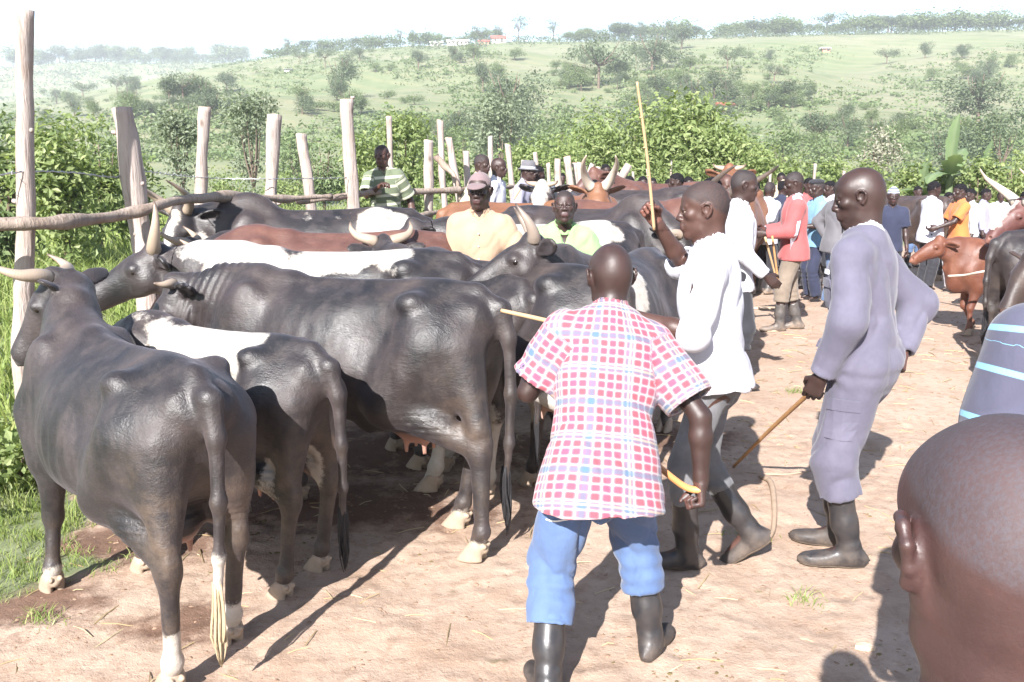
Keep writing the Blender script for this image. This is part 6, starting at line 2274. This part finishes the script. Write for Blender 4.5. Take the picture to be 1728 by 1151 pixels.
def bystander(px, py_top, d, heading, label, top, bottom='black', scale=1.0, z=None, res=.02, skin=0, sleeve='long', seed=0, hat=None, boots_=True, bare=False, hairy=True, fixh=None, **kp):
    """py_top: height of the top of the head in the picture; sets the size of the person"""
    tp = at(px, py_top, d)
    base = gz(tp.x, d)
    kw = dict(lean=2, head_yaw=0, head_pitch=-4, wr=[(-.24, .10, .86), (.24, .08, .86)])
    kw.update(kp)
    J = pose(**kw)
    top_z = (J['hd'][2] + .118)
    s_ = scale
    z0 = tp.z - top_z * s_ if z is None else z
    if z is None and z0 < base + .12:
        s_ = (tp.z - base) / top_z; z0 = base
        s_ = max(.72, min(1.12, s_))
    def ex(root, J):
        if hat == 'fedora':
            hat_part(root, J, C_['greyj'], C_['white'], brim=.125, droop=.01)
        elif hat == 'bucket':
            hat_part(root, J, C_['cream'], None, brim=.16, droop=.05, crown=.10)
        elif hat == 'flatcap':
            part_sdf(root, 'cap', C_['black'], J['hd'] - .17, J['hd'] + .19, .01, lambda F: (F.ell(head_pt(J, 0, .0, .085), V(.088, .115, .045), R=J['Rh'], k=0)))
        elif hat == 'beanie':
            o = part_sdf(root, 'beanie', C_['beanie'], J['hd'] - .17, J['hd'] + .19, .008, lambda F: (F.ell(head_pt(J, 0, -.014, .038), V(.084, .104, .098), R=J['Rh'], k=0), F.cut(head_pt(J, 0, 0, .022), -J['Rh'][:, 2])))
            n = len(o.data.vertices); co = np.zeros(n * 3, np.float32); o.data.vertices.foreach_get('co', co); co = co.reshape(-1, 3)
            uv = np.stack([co[:, 0], co[:, 2], co[:, 0] * 0], 1)
            a_ = o.data.attributes.new('cloth_uv', 'FLOAT_VECTOR', 'POINT'); a_.data.foreach_set('vector', uv.astype(np.float32).ravel())
    return person((tp.x - J['hd'][0] * s_, d, z0), heading, J, label, PEOPLE, s_, skin, hands=kp.get('hands_', (REST, REST)), res=res, hres=res * .5,
                  hair=M_HAIR if (hairy and hat is None and res >= .018) else None, hair_t=.005, stubble=1.0 if hairy else 0, hairline=(.0, .56), eyes=(res < .019), fat=.002,
                  top=[dict(mat=C_[t_], sleeve=sleeve if q_ == len(top) - 1 or len(top) == 1 else 'long', hem=(.06 if bottom == 'none' else .15), ease=.018 + .012 * q_, amp=.005, seed=seed + q_, vneck=.03, collar=(q_ == 0)) for q_, t_ in enumerate(top)],
                  bottom=dict(mat=C_[bottom], ease=.016, bag=.008, amp=.006, seed=seed + 3, cuff=.34 if boots_ else .10), boot=dict(mat=M_BOOT_G if boots_ == 'g' else M_BOOT, res=.012, sole=False) if boots_ else None, extra=ex)


C_['beanie'] = cloth('striped_beanie', (.10, .11, .15), .1, kind='stripes', c2=((.6, .6, .62), .04, .4))
# row on the fence, left of centre
bystander(803, 260, 11.6, 250, 'man in a cream shirt turned right, tallest head beside the leaning fence poles', ['cream'], 'navy', 1.0, res=.017, wr=[(-.22, .12, .95), (.22, .15, 1.0)], lean=6)
bystander(833, 266, 11.9, 255, 'bald man in an open white shirt standing second from the leaning fence poles', ['white'], 'navy', 1.0, res=.017, hairy=False, wr=[(-.2, .2, 1.0), (.2, .2, 1.0)], lean=5)
bystander(872, 273, 12.1, 248, 'man in a grey felt hat and lilac-grey shirt holding a cane', ['lilac'], 'greyj', 1.0, res=.017, hat='fedora', lean=14, wr=[(-.18, .34, 1.05), (.18, .34, 1.03)])
bystander(897, 279, 12.4, 285, 'man in a plain white shirt with his back turned, right of the grey felt hat', ['white'], 'black', 1.0, res=.018, lean=6, wr=[(-.2, .3, 1.0), (.2, .3, 1.0)])
# far left crowd
bystander(1021, 277, 17.5, 200, 'small distant man in a pale green shirt by the leaning poles', ['green'], 'khaki', res=.024, sleeve='short')
bystander(1012, 303, 13.0, 160, 'person in a yellow top bending beside the leaning poles', ['cream'], 'khaki', res=.024, lean=30, scale=.9)
bystander(1062, 297, 15.0, 185, 'person in a maroon garment with white shoulders beyond the brown cow', ['maroon'], 'maroon', res=.024, sleeve='short')
bystander(1084, 297, 15.6, 190, 'distant bare-headed person in dark clothes right of the maroon garment', ['greyj'], 'black', res=.024)
bystander(1146, 292, 13.2, 90, 'man in a blue jacket among the distant brown cattle', ['navy'], 'jean', res=.024)
bystander(1160, 298, 15.5, 200, 'distant person in pink-red behind the blue-jacketed man', ['red'], 'khaki', res=.026, sleeve='short')
# right crowd
bystander(1249, 290, 7.4, 265, 'man in a loose white shirt looking right, just behind the man with the cane', ['white'], 'black', 1.03, res=.014, z=0, wr=[(-.25, .05, .86), (.23, .2, .95)], seed=31)
bystander(1222, 293, 9.6, 200, 'older man with a reddish bare head peering over white-shirted shoulders', ['cream'], 'khaki', res=.02, skin=1, hairy=False)
bystander(1206, 299, 8.4, 120, 'dark-haired man almost hidden behind the man with the cane', ['white'], 'black', res=.02)
bystander(1297, 307, 13.2, 300, 'man in a white shirt holding his hands behind his back, dark trousers and boots', ['white'], 'black', res=.016, boots_='g', wr=[(-.06, -.20, 1.05), (.06, -.20, 1.05)], pole=[(-1, -.6, 0), (1, -.6, 0)], head_yaw=-10)
bystander(1320, 305, 14.4, 290, 'man in a navy jacket standing between the white shirt and the red jacket', ['navy'], 'black', res=.018, pole=[(-1, -.6, 0), (1, -.6, 0)], wr=[(-.1, -.16, 1.0), (.1, -.16, 1.0)])
bystander(1331, 296, 16.6, 250, 'person in a cream bucket hat behind the navy jacket', ['cream'], 'black', res=.018, hat='bucket')
bystander(1318, 291, 19.0, 180, 'small far person in a pale top above the bucket hat', ['cream'], 'black', res=.026)
J = None
_panel(bystander(1347, 286, 10.1, 82, 'man in a red jacket with a white panel, grey-brown trousers and gumboots, holding two sticks', ['white', 'red'], 'khaki', z=0, res=.013, boots_='g', scale=1.02,
          wr=[(-.17, .33, 1.10), (.17, .30, 1.12)], ank=[(-.10, .13, .09), (.10, -.10, .09)], head_pitch=-14, seed=41))
bystander(1384, 303, 12.4, 95, 'person in a light blue top and dark flat cap behind the red jacket', ['blue'], 'navy', res=.018, hat='flatcap', sleeve='short', boots_=False, wr=[(-.1, .3, 1.1), (.1, .3, 1.1)])
bystander(1417, 304, 11.6, 285, 'man in a grey jacket and washed jeans with a hand on his hip', ['white', 'greyj'], 'jean', res=.016, boots_=False, wr=[(-.24, .02, .98), (.24, .02, .98)], pole=[(-1, -.5, 0), (1, -.5, 0)])
bystander(1378, 306, 15.6, 180, 'far person in a white collar between the blue top and the grey jacket', ['white'], 'black', res=.024)
bystander(1404, 305, 14.4, 100, 'far bare-headed person in a white top left of the grey jacket', ['white'], 'black', res=.024)
bystander(1226, 303, 12.0, 160, 'person in white deep in the crowd behind the cane holder', ['white'], 'black', res=.024)
bystander(1508, 317, 12.2, 165, 'child in a grey and white striped knitted hat behind the man in overalls', ['navy'], 'black', res=.018, hat='beanie', sleeve='short')
bystander(1574, 306, 13.6, 275, 'man in a long white shirt and dark trousers talking on the right', ['white'], 'black', res=.018, boots_=False, head_pitch=-6)
bystander(1600, 324, 15.0, 200, 'person in a white tee with bent arm between the white shirt and the orange shirt', ['white'], 'jean', res=.02, sleeve='short', boots_=False, wr=[(-.2, .3, 1.05), (.2, .3, 1.1)])
bystander(1625, 310, 13.4, 92, 'man in an orange tee gesturing with his hand', ['tee'], 'white', res=.018, sleeve='short', boots_=False, wr=[(-.15, .42, 1.08), (.15, .36, 1.08)])
bystander(1641, 318, 15.4, 100, 'person in a checked shirt mostly hidden behind the orange tee', ['check'], 'black', res=.024)
bystander(1731, 322, 12.5, 180, 'person in white at the right edge behind the great white horn', ['white'], 'black', res=.024)

bystander(1276, 304, 15.5, 120, 'far bare-headed person in white left of the man with hands behind his back', ['white'], 'jean', res=.024)
bystander(1364, 300, 14.0, 200, 'far person in red partly hidden by the red jacket', ['red'], 'black', res=.024, sleeve='short')
bystander(1440, 300, 15.0, 250, 'far bare-headed man in lilac grey beside the head of the overalls man', ['lilac'], 'black', res=.024)
bystander(1548, 314, 17.0, 190, 'far person in a blue top left of the long white shirt', ['blue'], 'jean', res=.024)
bystander(1662, 318, 16.5, 230, 'far person in a lilac grey shirt right of the checked shirt', ['lilac'], 'black', res=.024)
bystander(1690, 322, 17.5, 160, 'far person in white standing against the hedge near the right edge', ['white'], 'black', res=.026)
bystander(1102, 300, 18.0, 170, 'far person in pale clothes left of the blue-jacketed man', ['cream'], 'black', res=.026)
bystander(1128, 302, 17.0, 210, 'far person in white beyond the distant brown cattle', ['white'], 'black', res=.026)
bystander(948, 292, 19.5, 190, 'far person in white at the foot of the leaning poles', ['white'], 'black', res=.026)


# ------------------------------------------------------------------ small things
def thing_tube(name, mat, pts, rad, label, cat, seg=8, n=18, group=None, wob=.1):
    P, Q = tube(curve(pts, n), np.interp(np.linspace(0, 1, len(curve(pts, n))), np.linspace(0, 1, len(rad)), rad), seg, wob=wob)
    return obj(name, make_mesh(name, P, Q, [mat]), None, label, cat, group)


M_TWIG = simple_mat('dry_branch', (.34, .25, .18), .85, .2, .3, 20, .4, 40)
def g_(px, py, z=.012):
    p = gnd(px, py); return V(p.x, p.y, z)
thing_tube('fallen_branch', M_TWIG, [g_(1282, 808), g_(1300, 822, .03), g_(1306, 860, .03), g_(1304, 900), g_(1288, 922)], [.012, .017, .015, .012, .007], 'curved dry branch lying behind the raised gumboot', 'branch')
thing_tube('twig', M_TWIG, [g_(1255, 800), g_(1320, 804), g_(1372, 797)], [.005, .006, .003], 'thin straight twig on the dirt left of the overalls', 'twig')
thing_tube('lead_rope', simple_mat('pale_rope', (.58, .52, .44), .9, .2, .2, 60, .6, 120), [V(at(1600, 466, 9.6)), V(at(1630, 464, 9.4)), V(at(1655, 459, 9.2)), V(at(1700, 452, 9.1))], [.012, .012, .012, .012], 'pale rope stretched across the neck of the calf', 'rope')
for q, (a_, b_, lb) in enumerate([((1291, 400), (1312, 478), 'pale stick held by the red-jacketed man, the left of his two'), ((1303, 398), (1314, 482), 'orange stick held by the red-jacketed man, the right of his two')]):
    thing_tube('herding_stick', M_BAMBOO if q == 0 else M_STICK, [V(at(a_[0], a_[1], 9.75)), V(at(b_[0], b_[1], 9.9))], [.013, .012], lb, 'stick', n=6)
thing_tube('cane_pointer', M_BAMBOO, [V(at(868, 336, 11.5)), V(at(878, 320, 11.7)), V(at(866, 352, 11.5))][:2], [.011, .011], 'short cane in the hands of the man in the felt hat', 'stick', n=6)
for q, (px, py, w_, lb) in enumerate([(1290, 522, .16, 'pale flat piece of bark on the dirt near the red-jacketed man'), (1302, 560, .10, 'small pale scrap lying left of the gumboots of the red-jacketed man'), (1246, 575, .1, 'flat pale scrap on the dirt beside the white shirt'), (1458, 1100, .045, 'dry leaf lying near the bottom, left of the close-cropped head')]):
    rg = np.random.default_rng(q)
    c = g_(px, py, .01)
    ph = np.linspace(0, 2 * np.pi, 10)[:-1]
    r = (.7 + .5 * rg.random(9))
    top_ = np.stack([np.cos(ph) * r * w_, np.sin(ph) * r * w_ * .45, .012 + .012 * rg.random(9)], 1); bot = top_ * V(1, 1, 0)
    P = np.concatenate([top_, bot]) + c
    Q = [tuple(range(9)), tuple(reversed(range(9, 18)))] + [(i_, 9 + i_, 9 + (i_ + 1) % 9, (i_ + 1) % 9) for i_ in range(9)]
    obj('scrap', make_mesh('scrap', P, Q, [simple_mat('bark_scrap%d' % q, (.50, .38, .27), .9)], smooth=False), None, lb, 'scrap')

# stones, crumbs of dung and straw strewn over the yard
rg = np.random.default_rng(77)
def pebble_cloud(name, n, xr, yr, r0, r1, mat, seed, flat=.55, cluster=None):
    rg = np.random.default_rng(seed)
    X = rg.uniform(*xr, n); Y = rg.uniform(*yr, n)
    if cluster is not None:
        c = rg.integers(0, len(cluster), n)
        cc = np.array(cluster)[c]
        X = cc[:, 0] + rg.normal(0, 1, n) * cc[:, 2]; Y = cc[:, 1] + rg.normal(0, 1, n) * cc[:, 2] * .8
    keep = X > fence_x(Y) - .1
    X, Y = X[keep], Y[keep]; n = len(X)
    R = r0 + (r1 - r0) * rg.random(n) ** 3
    base = np.array([(0, 0, 1), (1, 0, 0), (0, 1, 0), (-1, 0, 0), (0, -1, 0), (.6, .6, .5), (-.6, .6, .5), (-.6, -.6, .5), (.6, -.6, .5)], float)
    faces = np.array([(0, 5, 5, 6), (0, 6, 6, 7), (0, 7, 7, 8), (0, 8, 8, 5)])
    ring = np.array([[math.cos(t), math.sin(t), 0] for t in np.linspace(0, 2 * np.pi, 7)[:-1]])
    ring2 = ring * .62 + V(0, 0, .75)
    base = np.concatenate([ring * 1.0, ring2, [[0, 0, 1.0]]])
    Z = terrain(X, Y)
    rnd = 1 + .35 * (rg.random((n, 13, 1)) - .5)
    P = base[None] * rnd * R[:, None, None] * V(1, 1, flat)
    a_ = rg.random(n) * 6.28
    c_, s_ = np.cos(a_)[:, None], np.sin(a_)[:, None]
    x_, y_ = P[..., 0] * c_ * 1.3 - P[..., 1] * s_, P[..., 0] * s_ * 1.3 + P[..., 1] * c_
    P = np.stack([x_ + X[:, None], y_ + Y[:, None], P[..., 2] + Z[:, None] - R[:, None] * .12], -1).reshape(-1, 3)
    k = np.arange(n)[:, None, None] * 13
    f = [(i_, (i_ + 1) % 6, 6 + (i_ + 1) % 6, 6 + i_) for i_ in range(6)] + [(6, 7, 8, 12), (8, 9, 10, 12), (10, 11, 6, 12)]
    Q = (k + np.array(f)[None]).reshape(-1, 4)
    obj(name, make_mesh(name, P, Q, [mat], smooth=True), kind='stuff')


M_CLOD = simple_mat('dirt_clods', (.27, .18, .125), .95, .1, .3, 20, .5, 60)
M_DUNG = simple_mat('dry_dung', (.17, .13, .06), .95, .1, .35, 30, .6, 60)
pebble_cloud('dirt_crumbs', 16000, (-2.4, 3.4), (2.3, 6.5), .002, .013, M_CLOD, 1)
pebble_cloud('dirt_crumbs', 2500, (-1, 7), (6, 14), .008, .03, M_CLOD, 2)
pebble_cloud('trampled_dung', 2600, (-1, 1), (3, 4), .003, .014, M_DUNG, 3, .4, cluster=[(-1.0, 4.3, .30), (-.6, 4.7, .25), (-1.2, 4.0, .22), (-.2, 5.0, .3), (.6, 2.9, .15), (1.3, 3.1, .18), (.1, 2.7, .1), (1.9, 4.6, .12), (-1.9, 4.4, .2)])
rs = np.random.default_rng(9)
X = rs.uniform(-2.2, 6, 900); Y = rs.uniform(2.5, 10, 900)
parts = []
Z = terrain(X, Y)
for k in range(900):
    a_ = rs.random() * 3.14; l_ = rs.uniform(.02, .09)
    dx, dy = math.cos(a_) * l_, math.sin(a_) * l_
    parts.append(tube([(X[k] - dx, Y[k] - dy, Z[k] + .004), (X[k] + rs.normal(0, .004), Y[k] + rs.normal(0, .004), Z[k] + .009), (X[k] + dx, Y[k] + dy, Z[k] + .005)], .0016 + .0003 * Y[k], 3, cap=False))
P, Q = merge(*parts)
obj('scattered_straw', make_mesh('scattered_straw', P, Q, [M_LEAF['straw']], smooth=False, attrs={'tone': np.repeat(rs.random(900), 9)}), kind='stuff')
for q, (px, py) in enumerate([(1340, 662), (1356, 1015), (70, 1052), (1262, 905)]):
    rg = np.random.default_rng(q)
    p = gnd(px, py)
    X = p.x + rg.normal(0, .05, 60); Y = p.y + rg.normal(0, .04, 60)
    P, Q, tn = blades(X, Y, .07 * (.5 + rg.random(60)), .005, rg, 1.4)
    obj('grass_tuft', make_mesh('grass_tuft', P, Q, [M_LEAF['grass']], smooth=False, attrs={'tone': tn}), kind='stuff')
